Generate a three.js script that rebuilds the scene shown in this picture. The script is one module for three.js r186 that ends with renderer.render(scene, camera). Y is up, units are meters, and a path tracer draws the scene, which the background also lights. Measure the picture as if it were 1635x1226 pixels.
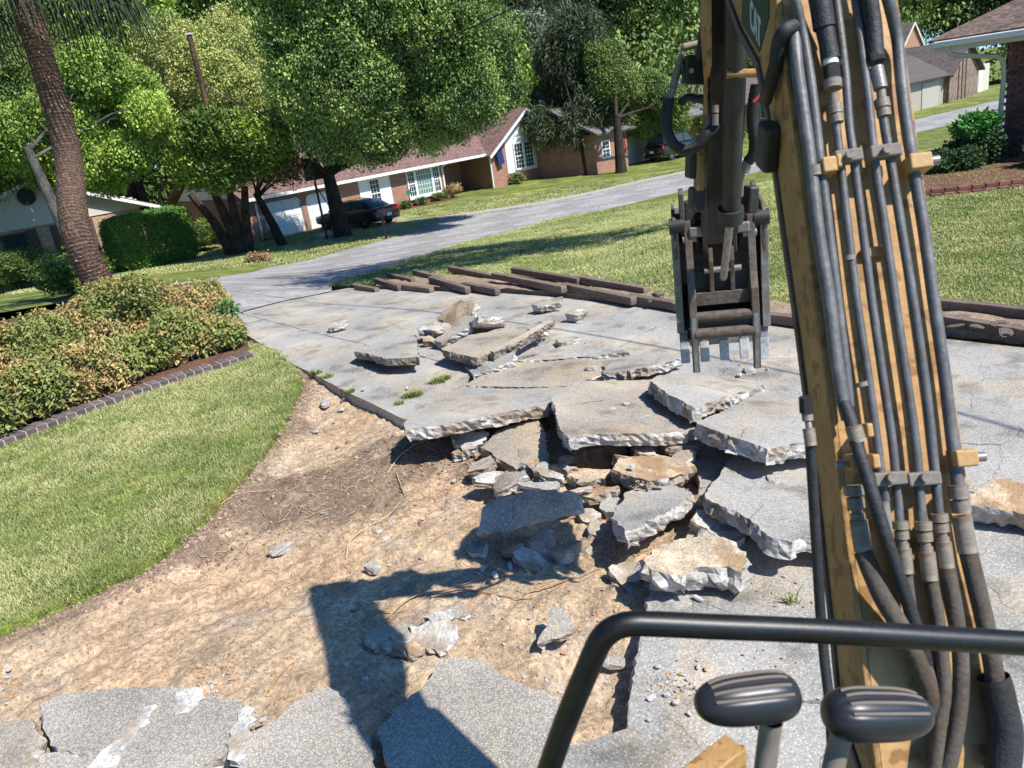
import * as THREE from 'three';
import { Sky } from 'three/addons/objects/Sky.js';
import { mergeGeometries } from 'three/addons/utils/BufferGeometryUtils.js';
import { RoundedBoxGeometry } from 'three/addons/geometries/RoundedBoxGeometry.js';
import { TextGeometry } from 'three/addons/geometries/TextGeometry.js';
import { FontLoader } from 'three/addons/loaders/FontLoader.js';

// ---------------------------------------------------------------- camera, sky, sun, exposure
const scene = new THREE.Scene();
const CAM = new THREE.Vector3(0, 2.5, 0), PITCH = 19.25 * Math.PI / 180, ROLL = 8.25 * Math.PI / 180, FPX = 1228, W = 1635, HH = 1226;
const camera = new THREE.PerspectiveCamera(2 * Math.atan(HH / 2 / FPX) * 180 / Math.PI, 1024 / 768, 0.05, 2500);
camera.rotation.order = 'YXZ';
camera.position.copy(CAM);
camera.rotation.set(-PITCH, 0, -ROLL);
camera.focus = 7; camera.userData.fStop = 9;
const ELEV = 52 * Math.PI / 180, AZ = 51 * Math.PI / 180;                 // the sun stands behind the right shoulder
const SUN = new THREE.Vector3(Math.cos(ELEV) * Math.sin(AZ), Math.sin(ELEV), Math.cos(ELEV) * Math.cos(AZ));
const sky = new Sky();
sky.name = 'sky'; sky.userData.kind = 'structure'; sky.scale.setScalar(2000);
const su = sky.material.uniforms;
su.sunPosition.value.copy(SUN); su.turbidity.value = 5; su.rayleigh.value = 0.75; su.mieCoefficient.value = 0.004; su.mieDirectionalG.value = 0.8;
if (su.cloudCoverage) su.cloudCoverage.value = 0;
scene.add(sky);
scene.environmentIntensity = 0.17;
const sun = new THREE.DirectionalLight(new THREE.Color().setRGB(1, 0.94, 0.85), 4.8);
sun.name = 'sun'; sun.position.copy(SUN).multiplyScalar(80); sun.castShadow = true; sun.shadow.radius = 1;
Object.assign(sun.shadow.camera, { left: -60, right: 60, top: 60, bottom: -60, near: 1, far: 220 }); sun.shadow.mapSize.set(4096, 4096);
scene.add(sun); scene.add(sun.target);
const renderer = new THREE.WebGLRenderer({ antialias: true });
renderer.toneMapping = THREE.LinearToneMapping;
renderer.toneMappingExposure = 1.33;
renderer.shadowMap.enabled = true;

// ---------------------------------------------------------------- small maths
let seed = 7;
const rnd = () => { seed = (seed * 1664525 + 1013904223) >>> 0; return seed / 4294967296; };
const rr = (a, b) => a + (b - a) * rnd();
const V = (x, y, z) => new THREE.Vector3(x, y, z);
const clamp = THREE.MathUtils.clamp, lerp = THREE.MathUtils.lerp;
const sstep = (t) => { t = clamp(t, 0, 1); return t * t * (3 - 2 * t); };
const hash = (x, y, z) => { let h = Math.imul(x, 374761393) ^ Math.imul(y, 668265263) ^ Math.imul(z, 2147483647 ^ 40503); h = Math.imul(h ^ (h >>> 13), 1274126177); h ^= h >>> 16; h = Math.imul(h, 2246822519); return ((h ^ (h >>> 15)) >>> 0) / 4294967296; };
function noise(x, y, z = 0) {                                             // value noise 0..1
  const X = Math.floor(x), Y = Math.floor(y), Z = Math.floor(z), s = (t) => t * t * (3 - 2 * t), a = s(x - X), b = s(y - Y), c = s(z - Z);
  const L = (k) => lerp(lerp(hash(X, Y, Z + k), hash(X + 1, Y, Z + k), a), lerp(hash(X, Y + 1, Z + k), hash(X + 1, Y + 1, Z + k), a), b);
  return c === 0 ? L(0) : lerp(L(0), L(1), c);
}
function fbm(x, y, z = 0, o = 4) { let v = 0, a = 0.5, t = 0; for (let i = 0; i < o; i++) { v += a * noise(x, y, z); t += a; x = x * 2.03 + 17.1; y = y * 2.03 + 5.3; z *= 2.03; a *= 0.5; } return v / t; }
function tnoise(u, v, n, s = 0) {                                         // tiling noise, n cells per tile
  const x = u * n, y = v * n, X = Math.floor(x), Y = Math.floor(y), f = (t) => t * t * (3 - 2 * t), a = f(x - X), b = f(y - Y), m = (k) => ((k % n) + n) % n;
  return lerp(lerp(hash(m(X), m(Y), s), hash(m(X + 1), m(Y), s), a), lerp(hash(m(X), m(Y + 1), s), hash(m(X + 1), m(Y + 1), s), a), b);
}
const tfbm = (u, v, n, s = 0, o = 4) => { let r = 0, a = 0.5, t = 0; for (let i = 0; i < o; i++) { r += a * tnoise(u, v, n << i, s + i * 7); t += a; a *= 0.5; } return r / t; };
function tcell(u, v, n, s = 0) {                                          // tiling cells: [distance to nearest, to 2nd, id]
  const x = u * n, y = v * n, X = Math.floor(x), Y = Math.floor(y), m = (k) => ((k % n) + n) % n; let d1 = 9, d2 = 9, id = 0;
  for (let j = -1; j < 2; j++) for (let i = -1; i < 2; i++) {
    const a = m(X + i), b = m(Y + j), px = X + i + hash(a, b, s), py = Y + j + hash(a, b, s + 1), d = Math.hypot(px - x, py - y);
    if (d < d1) { d2 = d1; d1 = d; id = hash(a, b, s + 2); } else if (d < d2) d2 = d;
  }
  return [d1, d2, id];
}
// ---------------------------------------------------------------- lie of the land; a pixel of the photograph gives a direction
function H(x, z) {
  const F = Math.max(-z, 0.5), b = x / Math.max(F, 4);
  const F0 = 8 + 5 * sstep((-b - 0.2) / 0.25) + 8 * sstep((b - 0.1) / 0.5);
  return -2.0 * sstep((F - F0) / 26);
}
const cr = Math.cos(ROLL), sr = Math.sin(ROLL), cp = Math.cos(PITCH), sp = Math.sin(PITCH);
function ray(px, py) { const ox = px - W / 2, oy = py - HH / 2, x = ox * cr - oy * sr, d = ox * sr + oy * cr; return V(x, -(FPX * sp + d * cp), -(FPX * cp - d * sp)); }
const onY = (px, py, y = 0) => { const v = ray(px, py); return v.multiplyScalar((y - CAM.y) / v.y).add(CAM); };
const atF = (px, py, F) => { const v = ray(px, py); return v.multiplyScalar(F / -v.z).add(CAM); };
function G(px, py, off = 0) {
  const v = ray(px, py); v.multiplyScalar(1 / -v.z); const below = (F) => CAM.y + v.y * F <= H(v.x * F, -F) + off;
  let a = 0.5, b = 0.5; while (!below(b)) { a = b; b = b * 1.02 + 0.02; if (b > 400) return null; }
  for (let i = 0; i < 24; i++) { const m = (a + b) / 2; if (below(m)) b = m; else a = m; }
  return v.multiplyScalar(b).add(CAM);
}
const inPoly = (x, z, p) => { let c = false; for (let i = 0, j = p.length - 1; i < p.length; j = i++) if ((p[i].z > z) !== (p[j].z > z) && x < (p[j].x - p[i].x) * (z - p[i].z) / (p[j].z - p[i].z) + p[i].x) c = !c; return c; };
const polyDist = (x, z, p, open) => { let d = 1e9; for (let i = open ? 1 : 0, j = open ? 0 : p.length - 1; i < p.length; j = i++) { const ax = p[j].x, az = p[j].z, bx = p[i].x - ax, bz = p[i].z - az, t = clamp(((x - ax) * bx + (z - az) * bz) / (bx * bx + bz * bz + 1e-9), 0, 1); d = Math.min(d, Math.hypot(x - ax - bx * t, z - az - bz * t)); } return d; };
// ---------------------------------------------------------------- names and labels
const taken = {};
function numbered(n) { const k = taken[n] = (taken[n] ?? -1) + 1; return k ? n + '_' + String(k).padStart(3, '0') : n; }
function tag(o, label, category, group, kind) { if (label) o.userData.label = label; if (category) o.userData.category = category; if (group) o.userData.group = group; if (kind) o.userData.kind = kind; return o; }
function top(name, geo, mat, pos) { const o = geo ? new THREE.Mesh(geo, mat) : new THREE.Group(); o.name = numbered(name); if (pos) o.position.copy(pos); if (geo) o.castShadow = o.receiveShadow = true; scene.add(o); return o; }
function part(name, geo, mat, parent, pos, rot) { const o = new THREE.Mesh(geo, mat); o.name = name; o.castShadow = o.receiveShadow = true; if (pos) o.position.set(...pos); if (rot) o.rotation.set(...rot); parent.add(o); return o; }
const structure = (name, geo, mat) => tag(top(name, geo, mat), null, null, null, 'structure');
// ---------------------------------------------------------------- geometry helpers
function uvBox(g, k = 1) {                                                // uv in metres by the way each face points
  g = g.index ? g.toNonIndexed() : g; const p = g.attributes.position, uv = new Float32Array(p.count * 2), a = V(), b = V(), c = V();
  for (let i = 0; i < p.count; i += 3) {
    a.fromBufferAttribute(p, i); b.fromBufferAttribute(p, i + 1).sub(a); c.fromBufferAttribute(p, i + 2).sub(a); b.cross(c);
    const x = Math.abs(b.x), y = Math.abs(b.y), z = Math.abs(b.z);
    for (let j = i; j < i + 3; j++) { const X = p.getX(j), Y = p.getY(j), Z = p.getZ(j); const q = y >= x && y >= z ? [X, Z] : x > z ? [Z, Y] : [X, Y]; uv[j * 2] = q[0] * k; uv[j * 2 + 1] = q[1] * k; }
  }
  g.setAttribute('uv', new THREE.BufferAttribute(uv, 2)); return g;
}
const box = (w, h, d, x = 0, y = 0, z = 0) => uvBox(new THREE.BoxGeometry(w, h, d).translate(x, y, z));
const rbox = (w, h, d, r = 0.006, x = 0, y = 0, z = 0) => uvBox(new RoundedBoxGeometry(w, h, d, 2, Math.min(r, w / 2.1, h / 2.1, d / 2.1)).translate(x, y, z));
const b2 = (x0, x1, y0, y1, z0, z1) => box(x1 - x0, y1 - y0, z1 - z0, (x0 + x1) / 2, (y0 + y1) / 2, (z0 + z1) / 2);
function tube(pts, r, n = 24, m = 10, closed = false) {
  const c = pts.length === 2 ? new THREE.LineCurve3(pts[0], pts[1]) : new THREE.CatmullRomCurve3(pts, closed, 'centripetal');
  const g = new THREE.TubeGeometry(c, pts.length === 2 ? 1 : n, typeof r === 'number' ? r : 1, m, closed);
  if (typeof r !== 'number') { const p = g.attributes.position, k = n + 1; for (let i = 0; i < k; i++) { const q = c.getPointAt(clamp(i / (k - 1), 0, 1)), s = r(i / (k - 1)); for (let j = 0; j <= m; j++) { const v = i * (m + 1) + j; p.setXYZ(v, q.x + (p.getX(v) - q.x) * s, q.y + (p.getY(v) - q.y) * s, q.z + (p.getZ(v) - q.z) * s); } } g.computeVertexNormals(); }
  const L = c.getLength(), u = g.attributes.uv, R = typeof r === 'number' ? r : r(0); for (let i = 0; i < u.count; i++) u.setXY(i, u.getX(i) * L, u.getY(i) * 6.28 * R);
  return g;
}
function rod(a, b, r, m = 12, r2 = r) { const d = b.clone().sub(a), L = d.length(), g = new THREE.CylinderGeometry(r2, r, L, m, 1); g.translate(0, L / 2, 0); g.applyQuaternion(new THREE.Quaternion().setFromUnitVectors(V(0, 1, 0), d.normalize())); g.translate(a.x, a.y, a.z); return g; }
const merge = (l) => mergeGeometries(l.map((g) => { const q = g.index ? g.toNonIndexed() : g; for (const k of Object.keys(q.attributes)) if (!['position', 'normal', 'uv'].includes(k)) q.deleteAttribute(k); return q; }));
function extr(pts, depth, bev = 0) { const s = new THREE.Shape(pts.map((p) => new THREE.Vector2(p[0], p[1]))); return new THREE.ExtrudeGeometry(s, { depth, bevelEnabled: bev > 0, bevelSize: bev, bevelThickness: bev, bevelSegments: 2, bevelOffset: -bev, curveSegments: 8 }); }
function clipConvex(poly, cell) {                                         // polygon of {x,z} cut to a convex polygon (counter-clockwise in x,z)
  let out = poly;
  for (let i = 0; i < cell.length && out.length; i++) {
    const a = cell[i], b = cell[(i + 1) % cell.length], side = (p) => (b.x - a.x) * (p.z - a.z) - (b.z - a.z) * (p.x - a.x), inp = out; out = [];
    for (let k = 0; k < inp.length; k++) { const p = inp[k], q = inp[(k + 1) % inp.length], sp_ = side(p), sq = side(q); if (sp_ >= 0) out.push(p); if ((sp_ >= 0) !== (sq >= 0)) { const t = sp_ / (sp_ - sq); out.push({ x: p.x + (q.x - p.x) * t, z: p.z + (q.z - p.z) * t }); } }
  }
  return out;
}
function drape(poly, s, hfn, wall = 0) {                                  // a sheet over the land cut to an outline
  const x0 = Math.min(...poly.map((p) => p.x)), x1 = Math.max(...poly.map((p) => p.x)), z0 = Math.min(...poly.map((p) => p.z)), z1 = Math.max(...poly.map((p) => p.z)), pos = [];
  for (let x = Math.floor(x0 / s) * s; x < x1; x += s) for (let z = Math.floor(z0 / s) * s; z < z1; z += s) {
    const c = clipConvex(poly, [{ x, z }, { x: x + s, z }, { x: x + s, z: z + s }, { x, z: z + s }]); if (c.length < 3) continue;
    for (const [a, b, d] of THREE.ShapeUtils.triangulateShape(c.map((p) => new THREE.Vector2(p.x, p.z)), [])) for (const k of [a, d, b]) pos.push(c[k].x, hfn(c[k].x, c[k].z), c[k].z);
  }
  if (wall) for (let i = 0; i < poly.length; i++) { const p = poly[i], q = poly[(i + 1) % poly.length], n = Math.max(1, Math.ceil(Math.hypot(p.x - q.x, p.z - q.z) / s)); for (let k = 0; k < n; k++) { const P = (t) => ({ x: lerp(p.x, q.x, t), z: lerp(p.z, q.z, t) }), a = P(k / n), b = P((k + 1) / n), ya = hfn(a.x, a.z), yb = hfn(b.x, b.z); pos.push(a.x, ya, a.z, b.x, yb, b.z, b.x, yb - wall, b.z, a.x, ya, a.z, b.x, yb - wall, b.z, a.x, ya - wall, a.z); } }
  const g = new THREE.BufferGeometry(); g.setAttribute('position', new THREE.Float32BufferAttribute(pos, 3)); g.computeVertexNormals();
  const q = g.attributes.position, w = g.attributes.normal; for (let i = 0; i < q.count; i += 3) if (w.getY(i) < -0.2) { const t = [q.getX(i), q.getY(i), q.getZ(i)]; q.setXYZ(i, q.getX(i + 1), q.getY(i + 1), q.getZ(i + 1)); q.setXYZ(i + 1, ...t); }
  g.computeVertexNormals();
  return uvBox(g);
}
function wobble(poly, step, amp, s = 0) {                                 // an uneven outline
  const out = []; for (let i = 0; i < poly.length; i++) { const p = poly[i], q = poly[(i + 1) % poly.length], L = Math.hypot(q.x - p.x, q.z - p.z), n = Math.max(1, Math.round(L / step)); for (let k = 0; k < n; k++) { const t = k / n, x = lerp(p.x, q.x, t), z = lerp(p.z, q.z, t), d = (fbm(x * 3 + s, z * 3, 0, 3) - 0.5) * 2 * amp + (noise(x * 17 + s, z * 17) - 0.5) * amp * 0.8; out.push(V(x - (q.z - p.z) / L * d, p.y ?? 0, z + (q.x - p.x) / L * d)); } } return out;
}
// ---------------------------------------------------------------- materials
function tex(n, fn, color = true, rep = 1) {
  const d = new Uint8Array(n * n * 4); for (let y = 0; y < n; y++) for (let x = 0; x < n; x++) { const c = fn(x / n, y / n), i = (y * n + x) * 4, q = Array.isArray(c) ? c : [c, c, c]; d[i] = clamp(q[0], 0, 1) * 255; d[i + 1] = clamp(q[1], 0, 1) * 255; d[i + 2] = clamp(q[2], 0, 1) * 255; d[i + 3] = 255; }
  const t = new THREE.DataTexture(d, n, n); t.wrapS = t.wrapT = THREE.RepeatWrapping; t.magFilter = THREE.LinearFilter; t.minFilter = THREE.LinearMipmapLinearFilter; t.generateMipmaps = true; if (color) t.colorSpace = THREE.SRGBColorSpace; t.repeat.set(rep, rep); t.needsUpdate = true; return t;
}
const rgb = (r, g, b) => new THREE.Color().setRGB(r, g, b);
const mat = (o) => new THREE.MeshStandardMaterial({ roughness: 0.9, ...o });
const plain = (c, r = 0.8, m = 0, x = {}) => mat({ color: c, roughness: r, metalness: m, ...x });
const mixc = (a, b, t) => a.map((v, i) => v + (b[i] - v) * t);
// sRGB-valued maps near mid grey that tint a base colour; 1 metre a tile unless repeated
// 2 m a tile: aggregate, weathering blotches, dust and hairline cracks
const stoneTex = tex(1024, (u, v) => { const [d, e, id] = tcell(u, v, 160, 3), [d2, , id2] = tcell(u, v, 330, 9), big = tfbm(u, v, 3, 1, 6), blot = tfbm(u, v, 9, 30, 5), dust = tfbm(u, v, 4, 61, 6), cr = tcell(u + (tfbm(u, v, 12, 5, 3) - 0.5) * 0.06, v + (tfbm(u, v, 12, 6, 3) - 0.5) * 0.06, 3, 71); let c = 0.665 + (big - 0.5) * 0.22 - clamp(blot - 0.56, 0, 0.25) * 0.6; if (d < 0.4) c += (id - 0.45) * 0.24; if (d2 < 0.3) c += (id2 - 0.5) * 0.2; c -= clamp(0.12 - (e - d), 0, 0.12) * 0.6; if (cr[1] - cr[0] < 0.007) c -= 0.16; return mixc([c * 1.01, c * 0.99, c * 0.955], [c * 1.1, c * 0.98, c * 0.82], clamp((dust - 0.53) * 4, 0, 0.4)); }, true, 0.5);
const stoneBump = tex(1024, (u, v) => { const [d] = tcell(u, v, 160, 3), [d2] = tcell(u, v, 330, 9); return 0.75 - d * 0.45 - d2 * 0.22 + (tfbm(u, v, 16, 5) - 0.5) * 0.4; }, false, 0.5);
const aggTex = tex(1024, (u, v) => { const [d, e, id] = tcell(u, v, 170, 53), [d2, , id2] = tcell(u, v, 340, 59), big = tfbm(u, v, 4, 51, 6); let c = 0.63 + (big - 0.5) * 0.2; if (d < 0.4) c += id > 0.4 ? id * 0.16 : -0.07; if (d2 < 0.3) c += (id2 - 0.5) * 0.22; c -= clamp(0.16 - (e - d), 0, 0.16) * 0.7; const t = id > 0.8 ? 0.05 : 0; return [c * (1.01 + t), c * 0.99, c * (0.95 - t)]; }, true, 0.6);
const aggBump = tex(1024, (u, v) => { const [d] = tcell(u, v, 170, 53), [d2] = tcell(u, v, 340, 59); return 0.8 - d * 0.6 - d2 * 0.2 + (tfbm(u, v, 16, 5) - 0.5) * 0.3; }, false, 0.6);
const breakTex = tex(512, (u, v) => { const n = tfbm(u, v, 10, 2, 5), [d, , id] = tcell(u, v, 60, 4), p = tfbm(u, v, 5, 40, 4); let c = 0.76 + (n - 0.5) * 0.34; if (d < 0.4) c += (id - 0.56) * 0.24; const dirt = clamp((p - 0.52) * 3.5, 0, 0.55); return mixc([c, c * 0.985, c * 0.96], [0.55, 0.46, 0.36], dirt); });
const breakBump = tex(512, (u, v) => { const [d] = tcell(u, v, 34, 4), [d2] = tcell(u, v, 80, 6); return tfbm(u, v, 8, 2, 5) * 0.8 + 0.3 - d * 0.35 - d2 * 0.15; }, false);
const soilTex = tex(1024, (u, v) => { const n = tfbm(u, v, 7, 11, 6), m = tfbm(u, v, 60, 21, 3), [d, , id] = tcell(u, v, 60, 12); let c = 0.75 + (n - 0.5) * 0.26 + (m - 0.5) * 0.34; if (d < 0.26 && id > 0.72) c += 0.16; if (d < 0.3 && id < 0.16) c -= 0.18; return [c, c * 0.985, c * 0.96]; });
const soilBump = tex(1024, (u, v) => { const [d, , id] = tcell(u, v, 60, 12); return tfbm(u, v, 12, 11, 6) + (d < 0.3 ? (0.3 - d) * (id > 0.5 ? 1.2 : 0.3) : 0); }, false);
const grainTex = tex(512, (u, v) => { const n = tfbm(u, v, 5, 3, 6), m = tnoise(u, v, 256, 4), k = tfbm(u, v, 40, 8, 2); const c = 0.72 + (n - 0.5) * 0.3 + (m - 0.5) * 0.16 + (k - 0.5) * 0.2; return [c, c, c]; });
const grainBump = tex(512, (u, v) => tfbm(u, v, 16, 3, 5), false);
const lawnTex = tex(1024, (u, v) => { const n = tfbm(u, v, 5, 5, 6), m = tnoise(u, v, 300, 4), k = tfbm(u, v, 30, 18, 3); const dry = clamp((tfbm(u, v, 8, 77, 5) - 0.5) * 3, 0, 1); const c = 0.5 + (n - 0.5) * 0.3 + (m - 0.5) * 0.3 + (k - 0.5) * 0.3; return mixc([c * 0.92, c * 1.02, c * 0.42], [c * 1.25, c * 1.1, c * 0.72], dry * 0.75); });
const withRep = (t, k, k2 = k) => { const c = t.clone(); c.repeat.set(k, k2); c.needsUpdate = true; return c; };
const M = {
  concrete: mat({ color: rgb(0.95, 0.94, 0.915), map: stoneTex, bumpMap: stoneBump, bumpScale: 0.0025, roughness: 0.92 }),
  aggregate: mat({ color: rgb(0.95, 0.93, 0.9), map: aggTex, bumpMap: aggBump, bumpScale: 0.0025, roughness: 0.92 }),
  concreteDust: mat({ color: rgb(0.94, 0.86, 0.75), map: stoneTex, bumpMap: stoneBump, bumpScale: 0.004, roughness: 0.95 }),
  concreteSand: mat({ color: rgb(0.92, 0.72, 0.5), map: breakTex, bumpMap: soilBump, bumpScale: 0.01, roughness: 0.97 }),
  broken: mat({ color: rgb(0.86, 0.83, 0.78), map: breakTex, bumpMap: breakBump, bumpScale: 0.012, roughness: 0.95 }),
  chip: mat({ color: rgb(0.46, 0.44, 0.41), roughness: 0.95 }),
  chalk: mat({ color: rgb(1, 0.985, 0.95), map: breakTex, bumpMap: breakBump, bumpScale: 0.01, roughness: 0.97 }),
  soiled: mat({ color: rgb(0.38, 0.28, 0.19), map: breakTex, bumpMap: soilBump, bumpScale: 0.012, roughness: 0.97 }),
  brownSide: mat({ color: rgb(0.52, 0.45, 0.37), map: breakTex, bumpMap: breakBump, bumpScale: 0.012, roughness: 0.97 }),
  soil: mat({ vertexColors: true, map: soilTex, bumpMap: soilBump, bumpScale: 0.012, roughness: 0.98 }),
  lawn: mat({ color: rgb(0.72, 0.74, 0.7), map: withRep(lawnTex, 0.5), bumpMap: withRep(soilBump, 0.5), bumpScale: 0.02 }),
  farLawn: mat({ color: rgb(0.8, 0.82, 0.7), map: withRep(lawnTex, 0.13), roughness: 1 }),
  asphalt: mat({ color: rgb(0.66, 0.635, 0.61), map: withRep(grainTex, 0.31), bumpMap: withRep(stoneBump, 0.35), bumpScale: 0.003, roughness: 0.95 }),
  mulch: mat({ color: rgb(0.3, 0.14, 0.085), map: withRep(soilTex, 1), bumpMap: soilBump, bumpScale: 0.03 }),
};
// ================================================================ THE GROUND
const P = (l, y) => l.map(([a, b]) => (y === undefined ? G(a, b) : onY(a, b, y)));
// the wide land: rings round the excavator, sunk a little where finer sheets lie over it
{
  const rs = [0.4]; while (rs[rs.length - 1] < 900) { const r = rs[rs.length - 1]; rs.push(r + Math.max(0.35, r * 0.045)); }
  const n = 240, pos = [], idx = [];
  rs.forEach((r) => { for (let k = 0; k < n; k++) { const a = k / n * 2 * Math.PI, x = Math.sin(a) * r, z = -Math.cos(a) * r, near = 1 - sstep((r - 34) / 8); pos.push(x, H(x, z) - 0.02 - 0.5 * near + (r > 60 ? (fbm(x * 0.02, z * 0.02) - 0.5) * 1.0 : 0), z); } });
  for (let i = 0; i < rs.length - 1; i++) for (let k = 0; k < n; k++) { const a = i * n + k, b = i * n + (k + 1) % n, c = a + n, d = b + n; idx.push(a, b, c, b, d, c); }
  const g = new THREE.BufferGeometry(); g.setAttribute('position', new THREE.Float32BufferAttribute(pos, 3)); g.setIndex(idx); g.computeVertexNormals();
  if (g.attributes.normal.getY(0) < 0) { g.index.array.reverse(); g.computeVertexNormals(); }
  structure('ground', uvBox(g), M.farLawn);
}
const lawnLeft = [...P([[400, 573], [386, 546], [420, 552], [448, 568], [472, 592], [480, 618], [466, 650], [444, 690], [404, 742], [335, 818], [252, 888], [150, 942], [0, 1006], [-150, 1070]]), V(-7.5, 0, -3.2), V(-12, 0, -4), V(-12, 0, -7), ...P([[-250, 812], [-60, 737], [40, 700], [120, 669], [200, 640], [280, 612], [350, 592]])];
const roadNear = P([[530, 457], [600, 438], [700, 404], [760, 386], [819, 373], [880, 354], [945, 340], [1000, 328], [1110, 301], [1180, 283], [1250, 264], [1440, 217], [1600, 182], [1640, 173], [1900, 115]]);
const roadFar = P([[1900, 92], [1640, 150], [1600, 159], [1440, 196], [1250, 240], [1110, 274], [1020, 293], [945, 311], [850, 330], [760, 343], [700, 352], [640, 377], [560, 397], [430, 427], [330, 447], [240, 462], [180, 470]]);
const lawnRight = [...roadNear, V(60, 0, -30), V(40, 0, -4), V(8, 0, -1), ...P([[2600, 760], [1900, 600], [1640, 528], [1500, 506], [1300, 500], [1075, 482], [1020, 474], [900, 458], [823, 450], [724, 446], [620, 449], [575, 455]])];
const azBed = [...P([[400, 566], [392, 545], [378, 535], [355, 500]]), ...P([[300, 470], [200, 468], [60, 505], [-120, 540], [-400, 620]]), V(-14, 0, -7.4), ...P([[-250, 806], [-60, 732], [40, 695], [120, 664], [200, 635], [280, 607], [350, 586]])];
structure('lawn', drape(wobble(lawnLeft, 0.07, 0.06), 0.4, (x, z) => H(x, z) + 0.015, 0.16), [M.lawn][0]);
structure('lawn', drape(wobble(lawnRight, 0.5, 0.05), 1.2, (x, z) => H(x, z) + 0.03, 0.25), M.lawn);
structure('flower_bed', drape(wobble(azBed, 0.3, 0.03), 0.5, (x, z) => H(x, z) + 0.045, 0.2), M.mulch);
// the lawns of the houses over the road
const farLots = [...P([[700, 352], [640, 377], [560, 397], [430, 427], [330, 447], [240, 462], [180, 470], [60, 490]]), ...P([[-120, 520], [-400, 560]]), V(-60, 0, -45), V(-40, 0, -75), V(20, 0, -80), V(80, 0, -110), ...P([[1900, 92], [1640, 150], [1600, 159], [1440, 196], [1250, 240], [1110, 274], [1020, 293], [945, 311], [850, 330], [760, 343]])];
structure('lawn', drape(farLots, 2, (x, z) => H(x, z) + 0.012), M.farLawn);
structure('street', drape([...roadNear, ...roadFar, ...P([[120, 490], [250, 545], [350, 512], [405, 494], [470, 478], [530, 466]])], 1.0, (x, z) => H(x, z) + 0.02), M.asphalt);
structure('kerb_strip', drape([...P([[945, 311], [1020, 293], [1110, 274], [1250, 240], [1440, 196], [1440, 194], [1250, 237.8], [1110, 271], [1020, 290], [945, 307.5], [850, 326], [760, 339.5], [700, 348], [700, 352], [760, 343], [850, 330]])], 1.5, (x, z) => H(x, z) + 0.07, 0.1), plain(rgb(0.42, 0.38, 0.33)));
// the driveway of the brick house over the road
structure('concrete_apron', drape(P([[640, 377], [700, 352], [800, 335], [690, 349], [660, 354], [622, 357], [590, 352], [500, 373], [500, 392], [520, 392], [560, 380], [600, 374], [650, 374], [652, 378]]), 1, (x, z) => H(x, z) + 0.032), mat({ color: rgb(0.85, 0.78, 0.68), map: grainTex }));
structure('driveway_apron', drape([...P([[440, 396], [475, 402], [560, 377], [625, 362], [700, 350], [626, 340]])], 1, (x, z) => H(x, z) + 0.028), mat({ color: rgb(0.95, 0.88, 0.78), map: grainTex }));

// ---------------------------------------------------------------- excavated earth
const pitHoles = [[600, 815, 0.28, -0.1], [690, 705, 0.5, 0.1], [640, 735, 0.45, 0.06], [480, 790, 0.6, 0.05], [700, 875, 0.5, 0.03], [960, 1090, 0.35, -0.05], [350, 920, 0.8, -0.03], [570, 770, 0.3, 0.04], [560, 665, 0.5, -0.02]].map(([a, b, r, h]) => ({ p: onY(a, b, -0.1), r, h }));
const darkSoil = [[470, 800, 0.75], [620, 745, 0.7], [700, 715, 0.55], [560, 790, 0.7], [450, 690, 0.5], [330, 880, 0.25], [760, 750, 0.3], [470, 640, 0.3]].map(([a, b, r]) => ({ p: onY(a, b, -0.1), r }));
const tracks = [[[40, 1080], [200, 1000], [380, 925], [520, 880]], [[30, 1110], [230, 1010], [420, 945], [560, 900]]].map((l) => l.map(([a, b]) => onY(a, b, -0.1)));
function dirtY(x, z) {
  const d = inPoly(x, z, lawnLeft) ? 0 : polyDist(x, z, lawnLeft), lip = 1 - sstep(d / 0.34);
  let y = -0.115 + (fbm(x * 1.6, z * 1.6, 0, 3) - 0.5) * 0.075 + (fbm(x * 6, z * 6, 2, 3) - 0.5) * 0.045 + Math.pow(fbm(x * 19, z * 19, 4, 3), 2) * 0.05;
  for (const k of pitHoles) { const q = Math.hypot(x - k.p.x, z - k.p.z) / k.r; if (q < 1) y += k.h * (1 - sstep(q)) * (0.7 + 0.6 * noise(x * 7, z * 7)); }
  for (const t of tracks) { const q = polyDist(x, z, t, true); if (q < 0.2) y -= 0.018 * (1 - sstep(Math.abs(q - 0.08) / 0.1)); }
  return lerp(y, Math.max(y, -0.03 + (fbm(x * 9, z * 9, 5) - 0.5) * 0.05), lip * 0.9) - (d === 0 ? 0.04 : 0);
}
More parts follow.
